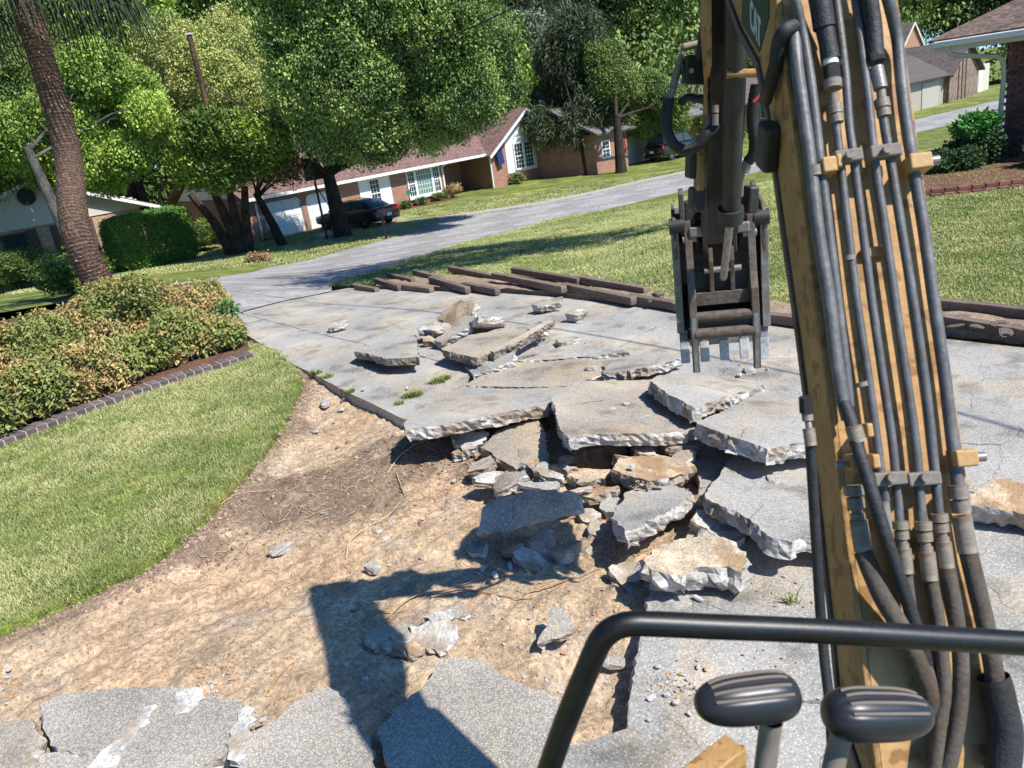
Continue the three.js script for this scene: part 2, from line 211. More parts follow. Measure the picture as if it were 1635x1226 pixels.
{
  const s = 0.026, x0 = -6.2, x1 = 2.6, z0 = -10.6, z1 = -1.9, nx = Math.round((x1 - x0) / s), nz = Math.round((z1 - z0) / s), pos = new Float32Array((nx + 1) * (nz + 1) * 3), col = new Float32Array(pos.length), uv = new Float32Array((nx + 1) * (nz + 1) * 2), idx = [];
  const keep = new Uint8Array((nx + 1) * (nz + 1));
  for (let j = 0; j <= nz; j++) for (let i = 0; i <= nx; i++) {
    const k = j * (nx + 1) + i, x = x0 + i * s, z = z0 + j * s, ld = inPoly(x, z, lawnLeft) ? -polyDist(x, z, lawnLeft) : polyDist(x, z, lawnLeft);
    keep[k] = ld > -0.3 ? 1 : 0; const y = keep[k] ? dirtY(x, z) : -0.15;
    pos.set([x, y + Math.min(0, H(x, z)), z], k * 3); uv.set([x * 0.9 + 0.03 * Math.sin(z * 3), z * 0.9], k * 2);
    let dk = 0; for (const b of darkSoil) dk = Math.max(dk, 1 - Math.hypot(x - b.p.x, z - b.p.z) / b.r);
    const n1 = fbm(x * 2.1, z * 2.1, 9, 4), n2 = fbm(x * 9, z * 9, 3, 3), edge = clamp(1.1 - (ld - 0.03) / 0.13, 0, 1.1);
    let t = sstep((Math.max(dk * 1.7, edge * 1.05) + (n1 - 0.5) * 1.15 + (n2 - 0.5) * 0.55 - 0.16) / 0.6);
    if (fbm(x * 4 + 9, z * 4, 1, 3) > 0.64) t = Math.max(t, 0.25);
    let c = mixc([0.82, 0.62, 0.425], [0.38, 0.275, 0.195], t);
    const pale = clamp((fbm(x * 3.3 + 40, z * 3.3, 6, 4) - 0.58) * 5, 0, 0.6) * (0.5 + n2 * 0.6); c = mixc(c, [0.8, 0.69, 0.56], pale);
    const org = clamp((fbm(x * 1.3 + 70, z * 1.3, 8, 3) - 0.55) * 5, 0, 0.5) * (1 - t); c = mixc(c, [0.84, 0.56, 0.34], org);
    col.set(c, k * 3);
  }
  for (let j = 0; j < nz; j++) for (let i = 0; i < nx; i++) { const a = j * (nx + 1) + i, b = a + 1, c = a + nx + 1, d = c + 1; if (keep[a] && keep[b] && keep[c] && keep[d]) idx.push(a, c, b, b, c, d); }
  const g = new THREE.BufferGeometry(); g.setAttribute('position', new THREE.BufferAttribute(pos, 3)); g.setAttribute('color', new THREE.BufferAttribute(col, 3)); g.setAttribute('uv', new THREE.BufferAttribute(uv, 2)); g.setIndex(idx); g.computeVertexNormals();
  structure('excavated_ground', g, M.soil);
}
// ---------------------------------------------------------------- broken concrete
function slabGeo(pts, t, rough = 1, sd = 0, under = 0.02) {                // pts: Vector3 outline of the top on one plane
  const n = V(); for (let i = 0; i < pts.length; i++) { const p = pts[i], q = pts[(i + 1) % pts.length]; n.add(V((p.y - q.y) * (p.z + q.z), (p.z - q.z) * (p.x + q.x), (p.x - q.x) * (p.y + q.y))); }
  n.normalize(); if (n.y < 0) n.negate();
  const c = V(); pts.forEach((p) => c.add(p)); c.multiplyScalar(1 / pts.length);
  const ring = []; for (let i = 0; i < pts.length; i++) { const p = pts[i], q = pts[(i + 1) % pts.length], L = p.distanceTo(q), m = Math.max(1, Math.round(L / 0.034)), out = q.clone().sub(p).cross(n).normalize(); if (out.dot(p.clone().add(q).multiplyScalar(0.5).sub(c)) < 0) out.negate(); for (let k = 0; k < m; k++) { const r = p.clone().lerp(q, k / m), d = k ? ((fbm(r.x * 5 + sd, r.z * 5, r.y * 5, 3) - 0.5) * 0.05 + (rnd() - 0.5) * 0.02) * rough : 0; ring.push({ p: r.addScaledVector(out, d), out }); } }
  const rows = [0, 0.22, 0.48, 0.75, 1], at = rows.map((f, j) => ring.map((r) => { const b = rough * t * ((fbm(r.p.x * 34 + sd, r.p.z * 34, f * 7 + r.p.y * 9, 2) - 0.5) * 0.5 + (fbm(r.p.x * 9 + sd, r.p.z * 9, f * 3, 2) - 0.45) * 0.45); return j === 0 ? r.p.clone() : r.p.clone().addScaledVector(n, -t * (f + (j < 4 ? (rnd() - 0.5) * 0.16 : (fbm(r.p.x * 12, r.p.z * 12, sd, 3) - 0.5) * 0.35))).addScaledVector(r.out, b - under * f * f); }));
  const pos = [], uv = []; const e1 = V(1, 0, 0).addScaledVector(n, -n.x).normalize(), e2 = n.clone().cross(e1);
  const put = (a, b, d, f) => { for (const p of [a, b, d]) { pos.push(p.x - c.x, p.y - c.y, p.z - c.z); f(p); } };
  const flat = (p) => uv.push(p.dot(e1) + sd * 0.37, p.dot(e2) + sd * 0.21);
  const tri = (R) => THREE.ShapeUtils.triangulateShape(R.map((p) => new THREE.Vector2(p.dot(e1), p.dot(e2))), []);
  const orient = (a, b, d, up) => (b.clone().sub(a).cross(d.clone().sub(a)).dot(n) > 0) === up ? [a, b, d] : [a, d, b];
  for (const [i, j, k] of tri(at[0])) put(...orient(at[0][i], at[0][j], at[0][k], true), flat);
  const nTop = pos.length / 3;
  let run = 0; for (let i = 0; i < ring.length; i++) { const j = (i + 1) % ring.length, L = ring[i].p.distanceTo(ring[j].p); for (let r = 0; r < 4; r++) { const a = at[r][i], b = at[r][j], d = at[r + 1][i], e = at[r + 1][j], U = (p) => uv.push(run + p.dot(e1) * 0.3 + (p === b || p === e ? L : 0), p.dot(n) + p.y * 0.1); const o = b.clone().sub(a).cross(d.clone().sub(a)).dot(ring[i].out) > 0; if (o) { put(a, b, d, U); put(b, e, d, U); } else { put(a, d, b, U); put(b, d, e, U); } } run += L; }
  for (const [i, j, k] of tri(at[4])) put(...orient(at[4][i], at[4][j], at[4][k], false), flat);
  const g = new THREE.BufferGeometry(); g.setAttribute('position', new THREE.Float32BufferAttribute(pos, 3)); g.setAttribute('uv', new THREE.Float32BufferAttribute(uv, 2)); g.computeVertexNormals();
  g.addGroup(0, nTop, 0); g.addGroup(nTop, pos.length / 3 - nTop, 1); return { g, c };
}
function flatPlane(l) {                                                   // least-squares plane through guessed heights, then the sight lines cut with it
  const steep = l.some((k) => k[2] > 0.29), q = l.map(([a, b, y]) => onY(a, b, y < 0.08 || steep ? y : 0.08 + (y - 0.08) * 1.5)); let S = [0, 0, 0, 0, 0, 0, 0, 0, 0]; const m = q.length, cx = q.reduce((s, p) => s + p.x, 0) / m, cz = q.reduce((s, p) => s + p.z, 0) / m, cy = q.reduce((s, p) => s + p.y, 0) / m;
  for (const p of q) { const x = p.x - cx, z = p.z - cz, y = p.y - cy; S[0] += x * x; S[1] += x * z; S[2] += z * z; S[3] += x * y; S[4] += z * y; }
  const D = S[0] * S[2] - S[1] * S[1] + 1e-9, a = (S[3] * S[2] - S[4] * S[1]) / D, b = (S[4] * S[0] - S[3] * S[1]) / D;
  return l.map(([u, v]) => { const r = ray(u, v), k = (a * (CAM.x - cx) + b * (CAM.z - cz) + cy - CAM.y) / (r.y - a * r.x - b * r.z); return r.multiplyScalar(k).add(CAM); });
}
let slabNo = 0;
function slab(name, label, l, t, o = {}) {
  const sd = ++slabNo * 3.7, { g, c } = slabGeo(o.world ? l : flatPlane(l), o.world ? t : t * 1.05, o.rough ?? 1, sd, o.under ?? 0.02);
  const m = top(name, g, [o.top ?? M.concrete, o.side ?? M.broken], c); return tag(m, label, o.cat ?? 'concrete slab', o.group ?? 'broken driveway slabs');
}
const zA = (l) => l.map(([x, y, h]) => [540 + x / 3.27, 420 + y / 3.27, h]), zB = (l) => l.map(([x, y, h]) => [860 + x / 3.407, 540 + y / 3.407, h]), zC = (l) => l.map(([x, y, h]) => [600 + x / 3.27, 640 + y / 3.27, h]), zD = (l) => l.map(([x, y, h]) => [400 + x * 0.3976, 900 + y * 0.3976, h]);
// intact paving still in the ground: panels of the driveway with open joints between them
{
  const drive = top('driveway'); tag(drive, null, null, null, 'structure');
  const outline = P([[355, 505], [405, 487], [470, 471], [530, 458], [575, 461], [690, 465], [800, 468], [900, 476], [1010, 489], [1075, 496], [1290, 522], [1500, 540], [1640, 556], [1900, 600], [2400, 700]]).concat([V(6, 0, -1.2), V(1.2, 0, 0.3), V(0.3, 0, -1.4)]).concat([[890, 1226], [905, 1192], [1004, 1163], [1006, 1120], [1014, 1075], [1022, 1020], [1030, 980], [1046, 932], [1095, 862], [1112, 815], [1118, 770], [1100, 725], [1085, 690], [1040, 645], [1000, 600], [900, 560], [790, 575], [730, 612], [680, 648], [652, 672], [600, 648], [560, 629], [520, 607], [496, 594], [470, 582], [395, 535], [372, 515]].map(([a, b]) => G(a, b)));
  const ax = V(-0.622, 0, -0.783), bx = V(0.783, 0, -0.622), O = onY(1640, 556), cell = (a0, a1, b0, b1) => [[a0, b0], [a0, b1], [a1, b1], [a1, b0]].map(([a, b]) => O.clone().addScaledVector(ax, a).addScaledVector(bx, b));
  const cuts = [-9, -2.2, 1.9, 5.2, 8.0, 12.3], cross = [1, -2.75, -6.4, -12], e = 0.007;
  const area = (c) => c.reduce((s, p, i) => { const q = c[(i + 1) % c.length]; return s + p.x * q.z - q.x * p.z; }, 0);
  for (let i = 0; i < cuts.length - 1; i++) for (let j = 0; j < cross.length - 1; j++) {
    let c = cell(cuts[i] + e, cuts[i + 1] - e, cross[j + 1] + e, cross[j] - e); if (area(c) < 0) c.reverse();
    const q = clipConvex(outline, c).map((p) => V(p.x, 0, p.z)); if (q.length < 3 || Math.abs(area(q)) < 0.1) continue;
    const dense = wobble(q.filter((p, k) => p.distanceTo(q[(k + 1) % q.length]) > 0.02), 0.12, 0.012, i * 9 + j);
    const hy = (x, z) => H(x, z) + 0.004 * (hash(i, j, 5) - 0.5);
    part('paving_slab', drape(dense, 0.5, hy, 0.12), M.concrete, drive);
  }
  part('broken_rim', slabGeo([[1046, 932, 0.004], [1100, 925, 0.004], [1090, 1000, 0.004], [1075, 1100, 0.004], [1060, 1180, 0.004], [1004, 1163, 0.004], [1006, 1120, 0.004], [1014, 1075, 0.004], [1022, 1020, 0.004], [1030, 980, 0.004]].map(([a, b, y]) => onY(a, b, y)), 0.12, 1.2, 4).g, [M.concrete, M.broken], drive).position.copy((() => { const c = V(); [[1046, 932], [1100, 925], [1090, 1000], [1075, 1100], [1060, 1180], [1004, 1163], [1006, 1120], [1014, 1075], [1022, 1020], [1030, 980]].forEach(([a, b]) => c.add(onY(a, b, 0.004))); return c.multiplyScalar(0.1); })());
}
const S_ = 'concrete_slab';
// the far heap
slab(S_, 'flat grey slab fragment with dark underside, lying apart nearest the azalea bed side', zA([[82, 458, 0.13], [225, 380, 0.07], [408, 377, 0.08], [420, 490, 0.15], [265, 498, 0.16]]), 0.085, { side: M.brownSide });
slab(S_, 'tan soil-faced slab propped upright at the top of the far heap', zA([[515, 292, 0.18], [560, 240, 0.3], [635, 196, 0.4], [716, 206, 0.42], [700, 262, 0.3], [610, 318, 0.18]]), 0.09, { top: M.concreteSand });
slab(S_, 'thick beam-like slab piece leaning down with one white broken edge', zA([[495, 402, 0.1], [545, 372, 0.16], [700, 238, 0.32], [718, 262, 0.3], [690, 325, 0.22], [632, 362, 0.16], [540, 415, 0.1]]), 0.1, { top: M.concreteDust, side: M.broken });
slab(S_, 'squat pale block of concrete beside the leaning beam-like piece', zA([[428, 325, 0.16], [470, 305, 0.17], [535, 315, 0.17], [545, 345, 0.15], [500, 352, 0.14], [415, 350, 0.14]]), 0.13, { top: M.broken, rough: 1.6 });
slab(S_, 'triangular slab with pale worn top edge behind the leaning piece', zA([[655, 360, 0.03], [690, 300, 0.2], [730, 278, 0.26], [862, 283, 0.2], [872, 303, 0.12]]), 0.08, { top: M.concrete });
slab(S_, 'long pale chunk lying by the timber edging of the lawn', zA([[1010, 212, 0.1], [1080, 188, 0.1], [1172, 174, 0.1], [1165, 205, 0.08], [1060, 225, 0.09]]), 0.09, { rough: 1.5 });
slab(S_, 'small ragged pale chunk between lawn timbers and thumb bucket', zA([[1180, 262, 0.1], [1220, 242, 0.11], [1282, 238, 0.1], [1255, 272, 0.09]]), 0.09, { rough: 1.8, top: M.broken });
slab(S_, 'wide sagging slab under the brown soil-stained beam', zA([[538, 448, 0.16], [640, 400, 0.13], [690, 374, 0.1], [1000, 322, 0.05], [1108, 288, 0.05], [960, 390, 0.08], [792, 468, 0.12], [725, 492, 0.16], [610, 470, 0.17]]), 0.09, { side: M.brownSide, top: M.concreteDust });
slab(S_, 'brown soil-stained beam of concrete standing on its edge', zA([[792, 458, 0.17], [960, 372, 0.18], [1112, 283, 0.2], [1130, 292, 0.19], [985, 388, 0.17], [815, 468, 0.15]]), 0.1, { side: M.brownSide, top: M.concreteDust });
slab(S_, 'narrow wedge slab with white chipped edge before the stained beam', zA([[662, 538, 0.06], [760, 505, 0.07], [892, 470, 0.14], [925, 462, 0.13], [908, 508, 0.09], [770, 570, 0.05], [705, 588, 0.05]]), 0.08);
slab(S_, 'flush slab with thin white crack along its near side', zA([[930, 512, 0.03], [1098, 462, 0.05], [1150, 440, 0.04], [1350, 396, 0.02], [1520, 464, 0.03], [1290, 488, 0.06], [1120, 503, 0.07]]), 0.08);
slab(S_, 'dust-patched flat slab behind the crack across the pavement', zA([[655, 640, 0.03], [735, 592, 0.04], [905, 520, 0.05], [1120, 512, 0.05], [1300, 495, 0.05], [1365, 520, 0.06], [1372, 585, 0.07], [1300, 604, 0.06], [1205, 638, 0.05], [980, 648, 0.04]]), 0.09, { top: M.concreteDust });
slab(S_, 'large lifted slab with long white broken edge over deep shadow', zA([[342, 832, 0.2], [432, 772, 0.12], [655, 645, 0.05], [830, 655, 0.06], [1000, 655, 0.06], [1202, 645, 0.06], [1150, 700, 0.12], [1098, 736, 0.17], [820, 790, 0.19], [560, 842, 0.21], [350, 868, 0.22]]), 0.1, { under: 0.03 });
slab(S_, 'slab with rugged bluish front edge just below the bucket teeth', zB([[345, 187, 0.12], [385, 140, 0.08], [440, 105, 0.05], [640, 72, 0.04], [785, 104, 0.1], [660, 140, 0.13], [500, 175, 0.13]]), 0.08, { rough: 1.5 });
slab(S_, 'broad tan-dusted slab with white notched front edge, scattered with pebbles', zB([[70, 328, 0.22], [200, 236, 0.13], [400, 230, 0.1], [612, 226, 0.08], [640, 295, 0.1], [850, 482, 0.16], [855, 500, 0.17], [660, 518, 0.19], [420, 520, 0.21], [280, 522, 0.22], [165, 548, 0.24], [112, 490, 0.24], [95, 400, 0.23]]), 0.09, { top: M.concreteDust });
slab(S_, 'pointed grey slab raised under the excavator bucket', zB([[610, 234, 0.25], [640, 205, 0.22], [740, 194, 0.16], [960, 205, 0.1], [1232, 238, 0.08], [1180, 268, 0.12], [1000, 318, 0.19], [880, 372, 0.26], [846, 380, 0.27], [730, 316, 0.27]]), 0.1, { under: 0.0 });
slab(S_, 'big tilted grey slab with lit front corner beside the boom', zB([[860, 460, 0.2], [1020, 385, 0.14], [1190, 298, 0.09], [1300, 284, 0.06], [1560, 308, 0.05], [1640, 500, 0.1], [1600, 545, 0.17], [1450, 562, 0.24], [1245, 606, 0.28], [1130, 560, 0.26], [960, 500, 0.23]]), 0.105, { under: 0.0 });
slab(S_, 'long slab lifted along its shaded side behind the black hose', zB([[905, 858, 0.16], [935, 800, 0.13], [1060, 640, 0.05], [1500, 600, 0.03], [1700, 700, 0.03], [1760, 1080, 0.1], [1600, 1085, 0.15], [1430, 1075, 0.18], [1380, 1108, 0.19], [1270, 1085, 0.19], [1160, 1000, 0.18], [1040, 930, 0.17]]), 0.095, { under: 0.0 });
slab(S_, 'jagged slab with bright chalky front edge jutting over a dark hollow', zB([[390, 978, 0.13], [425, 930, 0.11], [462, 848, 0.07], [640, 772, 0.02], [760, 810, 0.05], [842, 852, 0.09], [740, 915, 0.12], [650, 962, 0.14], [540, 1035, 0.17], [468, 1052, 0.17]]), 0.1, { rough: 1.2 });
slab('slab_fragment', 'sandy rubble-topped fragment with dark broken end', zB([[402, 712, 0.1], [440, 645, 0.1], [640, 628, 0.08], [850, 690, 0.05], [775, 738, 0.08], [600, 776, 0.11], [500, 748, 0.12]]), 0.1, { top: M.concreteSand, side: M.brownSide, rough: 1.4 });
slab('slab_fragment', 'small thick block tucked under the broad tan-dusted slab', zB([[655, 562, 0.1], [725, 536, 0.11], [882, 560, 0.1], [868, 585, 0.1], [720, 600, 0.1]]), 0.11, { top: M.concreteDust, side: M.brownSide });
slab('slab_fragment', 'thin sliver between the soil clod and small thick block', zB([[500, 594, 0.07], [610, 578, 0.08], [650, 590, 0.07], [610, 612, 0.06]]), 0.07, { top: M.concreteDust });
slab(S_, 'dark slab in the bucket shadow, tipped with its thick edge forward', zC([[530, 706, 0.08], [552, 562, 0.17], [600, 520, 0.2], [700, 492, 0.22], [880, 470, 0.22], [1050, 480, 0.22], [1080, 566, 0.16]]), 0.13, { rough: 0.8 });
slab('slab_fragment', 'pale lumpy fragment wedged under the large lifted slab', zC([[392, 188, 0.03], [440, 165, 0.05], [560, 150, 0.05], [592, 178, 0.03], [560, 225, 0.0], [470, 262, -0.01]]), 0.09, { rough: 1.5, top: M.broken });
slab(S_, 'sunken buff slab below the lifted one, with a dark square-cut side', zC([[545, 242, 0.02], [640, 150, 0.05], [845, 88, 0.06], [890, 170, 0.05], [905, 318, 0.02], [840, 325, 0.02], [745, 358, 0.0]]), 0.1, { top: M.concreteDust, side: M.brownSide });
slab('slab_fragment', 'bright slanting sliver of concrete among the rubble', zC([[752, 325, 0.1], [800, 322, 0.1], [900, 360, 0.09], [982, 388, 0.07], [975, 410, 0.06], [860, 385, 0.08]]), 0.06, { top: M.broken, rough: 1.6 });
slab('slab_fragment', 'small flat pale piece beside the brown soil clod', zC([[918, 335, 0.05], [960, 320, 0.06], [1052, 345, 0.06], [1000, 372, 0.05]]), 0.07, { top: M.broken });
slab('slab_fragment', 'tan flat piece in front of the brown soil clod', zC([[995, 392, 0.02], [1060, 352, 0.03], [1232, 356, 0.03], [1200, 408, 0.02], [1100, 420, 0.01]]), 0.08, { top: M.concreteSand });
slab('slab_fragment', 'thin grey piece lying behind the shadowed slab', zC([[735, 428, 0.06], [850, 424, 0.07], [962, 428, 0.07], [945, 462, 0.05], [830, 455, 0.05]]), 0.05);
slab('slab_fragment', 'narrow splinter pointing at the jagged slab', zC([[1008, 468, 0.06], [1118, 442, 0.07], [1132, 452, 0.07], [1040, 475, 0.06]]), 0.04);
slab('slab_fragment', 'ragged pale shard at the end of the bright sliver', zC([[660, 420, 0.04], [700, 390, 0.05], [755, 380, 0.05], [740, 408, 0.04]]), 0.05, { top: M.broken, rough: 1.5 });
slab(S_, 'thick sand-topped chunk with chalky face on the intact pavement', [[1026, 893, 0.15], [1050, 874, 0.15], [1098, 859, 0.15], [1165, 862, 0.15], [1192, 890, 0.15], [1184, 912, 0.14], [1130, 905, 0.14], [1090, 922, 0.14], [1050, 912, 0.15]], 0.13, { top: mat({ color: rgb(1, 0.84, 0.62), map: breakTex, bumpMap: soilBump, bumpScale: 0.012 }), rough: 1.7 });
slab(S_, 'sand-topped slab piece with bluish face, beyond the hydraulic pipes', [[1500, 806, 0.13], [1545, 790, 0.14], [1598, 764, 0.16], [1660, 775, 0.16], [1700, 830, 0.1], [1640, 822, 0.13], [1560, 808, 0.13]], 0.12, { top: mat({ color: rgb(1, 0.78, 0.55), map: breakTex, bumpMap: soilBump, bumpScale: 0.012 }) });
slab('slab_fragment', 'triangular speckled fragment lying alone on the bare sand', zD([[1150, 322, -0.02], [1175, 270, 0.02], [1212, 166, 0.08], [1250, 175, 0.08], [1288, 212, 0.06], [1302, 262, 0.03], [1240, 300, 0.0]]), 0.05, { rough: 1.3 });
slab('slab_fragment', 'crumbling pale lump half buried in sand', zD([[600, 300, -0.06], [640, 250, -0.03], [720, 225, -0.01], [830, 220, -0.02], [835, 300, -0.05], [790, 350, -0.07], [720, 340, -0.06], [640, 345, -0.07]]), 0.07, { top: M.broken, rough: 2.2 });
slab('slab_fragment', 'thin crust tilted over the crumbling lump', zD([[690, 215, 0.0], [740, 195, 0.02], [825, 178, 0.03], [835, 205, 0.0], [760, 222, -0.01]]), 0.03, { top: M.broken, rough: 1.8 });
// near panels along the cut, cracked and heaved
slab(S_, 'speckled slab with ragged arrow tip, next to the guard rail', [[601, 1170, -0.005], [640, 1125, 0.005], [676, 1098, 0.01], [702, 1056, 0.02], [728, 1046, 0.02], [770, 1056, 0.02], [815, 1085, 0.02], [875, 1108, 0.01], [906, 1128, 0.01], [880, 1190, 0.01], [850, 1260, 0], [760, 1400, 0], [600, 1420, 0], [640, 1290, 0]], 0.11, { rough: 0.8, top: M.aggregate });
slab(S_, 'speckled slab with a pointed corner, split from the chalk-cracked one', [[398, 1172, 0.0], [440, 1150, 0.0], [470, 1120, 0.0], [524, 1096, 0.01], [540, 1104, 0.01], [558, 1130, 0.0], [588, 1180, 0.0], [594, 1215, 0], [618, 1290, 0], [585, 1430, 0], [300, 1420, 0], [372, 1250, 0]], 0.11, { rough: 0.8, top: M.aggregate });
slab(S_, 'grey slab edged with chalky white breaks along the sand', [[62, 1126, 0.02], [90, 1110, 0.02], [200, 1100, 0.02], [288, 1096, 0.02], [330, 1110, 0.01], [392, 1126, 0.0], [384, 1160, 0], [362, 1200, 0], [290, 1240, 0], [240, 1300, 0], [150, 1200, 0.01], [80, 1190, 0.02]], 0.11, { rough: 1.1, top: M.aggregate });
slab(S_, 'grey slab below the chalky crack, cut off by frame edge', [[66, 1200, 0.0], [150, 1212, 0.0], [232, 1306, 0.0], [280, 1420, 0], [60, 1440, 0], [20, 1330, 0]], 0.11, { top: M.aggregate });
slab(S_, 'tan-grey corner slab next to the trimmed lawn', [[-120, 1190, 0.0], [-40, 1165, 0.0], [20, 1150, 0.0], [52, 1146, 0.0], [60, 1190, 0], [14, 1330, 0], [-20, 1440, 0], [-250, 1400, 0]], 0.11, { top: M.concreteDust });
// chalky crusts crushed along the crack
for (const [l, lb] of [[[[150, 1214, 0.02], [190, 1180, 0.025], [232, 1128, 0.03], [248, 1124, 0.03], [236, 1150, 0.025], [205, 1190, 0.02], [182, 1222, 0.02], [130, 1240, 0.02]], 'crushed chalky ridge running across the near slabs'], [[[365, 1200, 0.02], [380, 1150, 0.02], [394, 1126, 0.02], [398, 1140, 0.02], [392, 1180, 0.02], [375, 1215, 0.02]], 'chalky ridge beside the pointed-corner slab'], [[[282, 1104, 0.03], [310, 1096, 0.035], [322, 1110, 0.03], [300, 1128, 0.03], [280, 1140, 0.025], [284, 1120, 0.03]], 'chalky broken lip where the gravel spills over']]) slab('slab_fragment', lb, l, 0.05, { top: M.chalk, side: M.chalk, rough: 1.6, cat: 'concrete rubble', group: 'crushed concrete ridges' });
// boulders, clods, chips
const fragSpots = [[770, 745, 0], [790, 765, 0.02], [812, 772, 0.02], [845, 745, 0.03], [870, 755, 0.04], [905, 735, 0.02], [935, 770, 0.03], [955, 790, 0.0], [975, 812, -0.04], [940, 830, -0.06], [955, 850, -0.07], [905, 800, 0.02], [1000, 735, 0.06], [1030, 725, 0.07], [1085, 735, 0.06], [1120, 800, 0.02], [1145, 845, 0.02], [1160, 865, 0.01], [745, 700, -0.05], [735, 725, -0.06], [815, 880, -0.08], [845, 895, -0.08], [890, 885, -0.08], [930, 880, -0.08], [1000, 920, -0.07], [700, 1000, -0.07], [730, 985, -0.07], [660, 1035, -0.08], [625, 1020, -0.08], [540, 520, 0.03], [690, 545, 0.05], [860, 530, 0.05], [905, 545, 0.04], [1005, 930, -0.07], [760, 880, -0.08]];
function rock(r, sx, sy, sz, sd, detail = 2, amp = 0.35) { const g = new THREE.IcosahedronGeometry(1, detail), p = g.attributes.position; for (let i = 0; i < p.count; i++) { const x = p.getX(i), y = p.getY(i), z = p.getZ(i), q = 1 + (fbm(x * 1.3 + sd, y * 1.3 + 5, z * 1.3 + sd, 3) - 0.5) * 2 * amp; p.setXYZ(i, clamp(x * q, -0.86, 0.86) * sx * r, clamp(y * q, -0.7, 0.75) * sy * r, clamp(z * q, -0.82, 0.82) * sz * r); } g.computeVertexNormals(); return uvBox(g, 3); }
function clod(px, py, y, r, sx, sy, sz, m, name, label, cat, group) { const p = onY(px, py, y), o = top(name, rock(r, sx, sy, sz, px, 3, 0.4), m, p.add(V(0, r * sy * 0.3, 0))); o.rotation.y = px; return tag(o, label, cat, group); }
{ seed = 4321; fragSpots.forEach(([a, b, y], i) => { const c = onY(a, b, y), r = rr(0.05, 0.12), n = 5 + (i % 3), tilt = V(rr(-0.35, 0.35), 1, rr(-0.35, 0.35)).normalize(), pts = []; for (let k = 0; k < n; k++) { const t = k / n * 6.28 + rr(-0.3, 0.3), q = r * rr(0.6, 1.25), x = Math.cos(t) * q * 1.25, z = Math.sin(t) * q; pts.push(V(c.x + x, c.y + 0.03 - (tilt.x * x + tilt.z * z) / tilt.y, c.z + z)); } slab('rubble_piece', 'palm-sized broken concrete piece lying between the big slabs', pts, rr(0.035, 0.08), { world: true, top: [M.concrete, M.broken, M.concreteDust, M.concreteSand][i % 4], side: i % 3 ? M.broken : M.brownSide, rough: 1.2, cat: 'concrete rubble', group: 'palm-sized pieces between the slabs', under: 0.005 }); }); }
clod(958, 732, -0.02, 0.22, 1.1, 0.62, 0.75, M.soiled, 'earth_clod', 'big brown clod of packed earth among the slabs', 'earth clod');
clod(865, 872, -0.08, 0.105, 1.1, 0.75, 0.8, M.broken, 'concrete_lump', 'white angular lump in front of the shadowed slab', 'concrete lump');
clod(1135, 852, 0.0, 0.1, 1.3, 0.5, 0.7, M.broken, 'concrete_lump', 'pale flattish lump between jagged and long lifted slabs', 'concrete lump');
clod(1236, 770, 0.1, 0.06, 1.4, 0.5, 0.8, M.broken, 'concrete_lump', 'flat pale stone on top of the long lifted slab', 'concrete lump');
clod(1197, 594, 0.0, 0.06, 1, 0.7, 0.8, M.broken, 'concrete_lump', 'white stone on pavement just under the bucket', 'concrete lump');
clod(596, 910, -0.1, 0.06, 1, 0.7, 0.9, M.broken, 'concrete_lump', 'bluish stone lying in the boom shadow', 'concrete lump');
clod(520, 645, -0.08, 0.1, 1.3, 0.35, 0.6, M.broken, 'concrete_lump', 'thin pale scrap beside the paved edge and lawn tip', 'concrete lump');
clod(450, 878, -0.1, 0.08, 1.3, 0.4, 0.7, M.broken, 'concrete_lump', 'chalky scrap on the dark soil', 'concrete lump');
clod(945, 595, 0.03, 0.07, 1.0, 0.9, 0.8, M.broken, 'concrete_lump', 'crumbly block at the tip of the bluish-edged slab', 'concrete lump');
clod(1020, 1105, -0.1, 0.05, 1.0, 0.6, 1, M.broken, 'concrete_lump', 'pale stone in the square pit behind the guard rail', 'concrete lump');
clod(980, 1060, -0.1, 0.055, 1.2, 0.5, 0.8, M.broken, 'concrete_lump', 'grey stone seen through the guard rail corner', 'concrete lump');
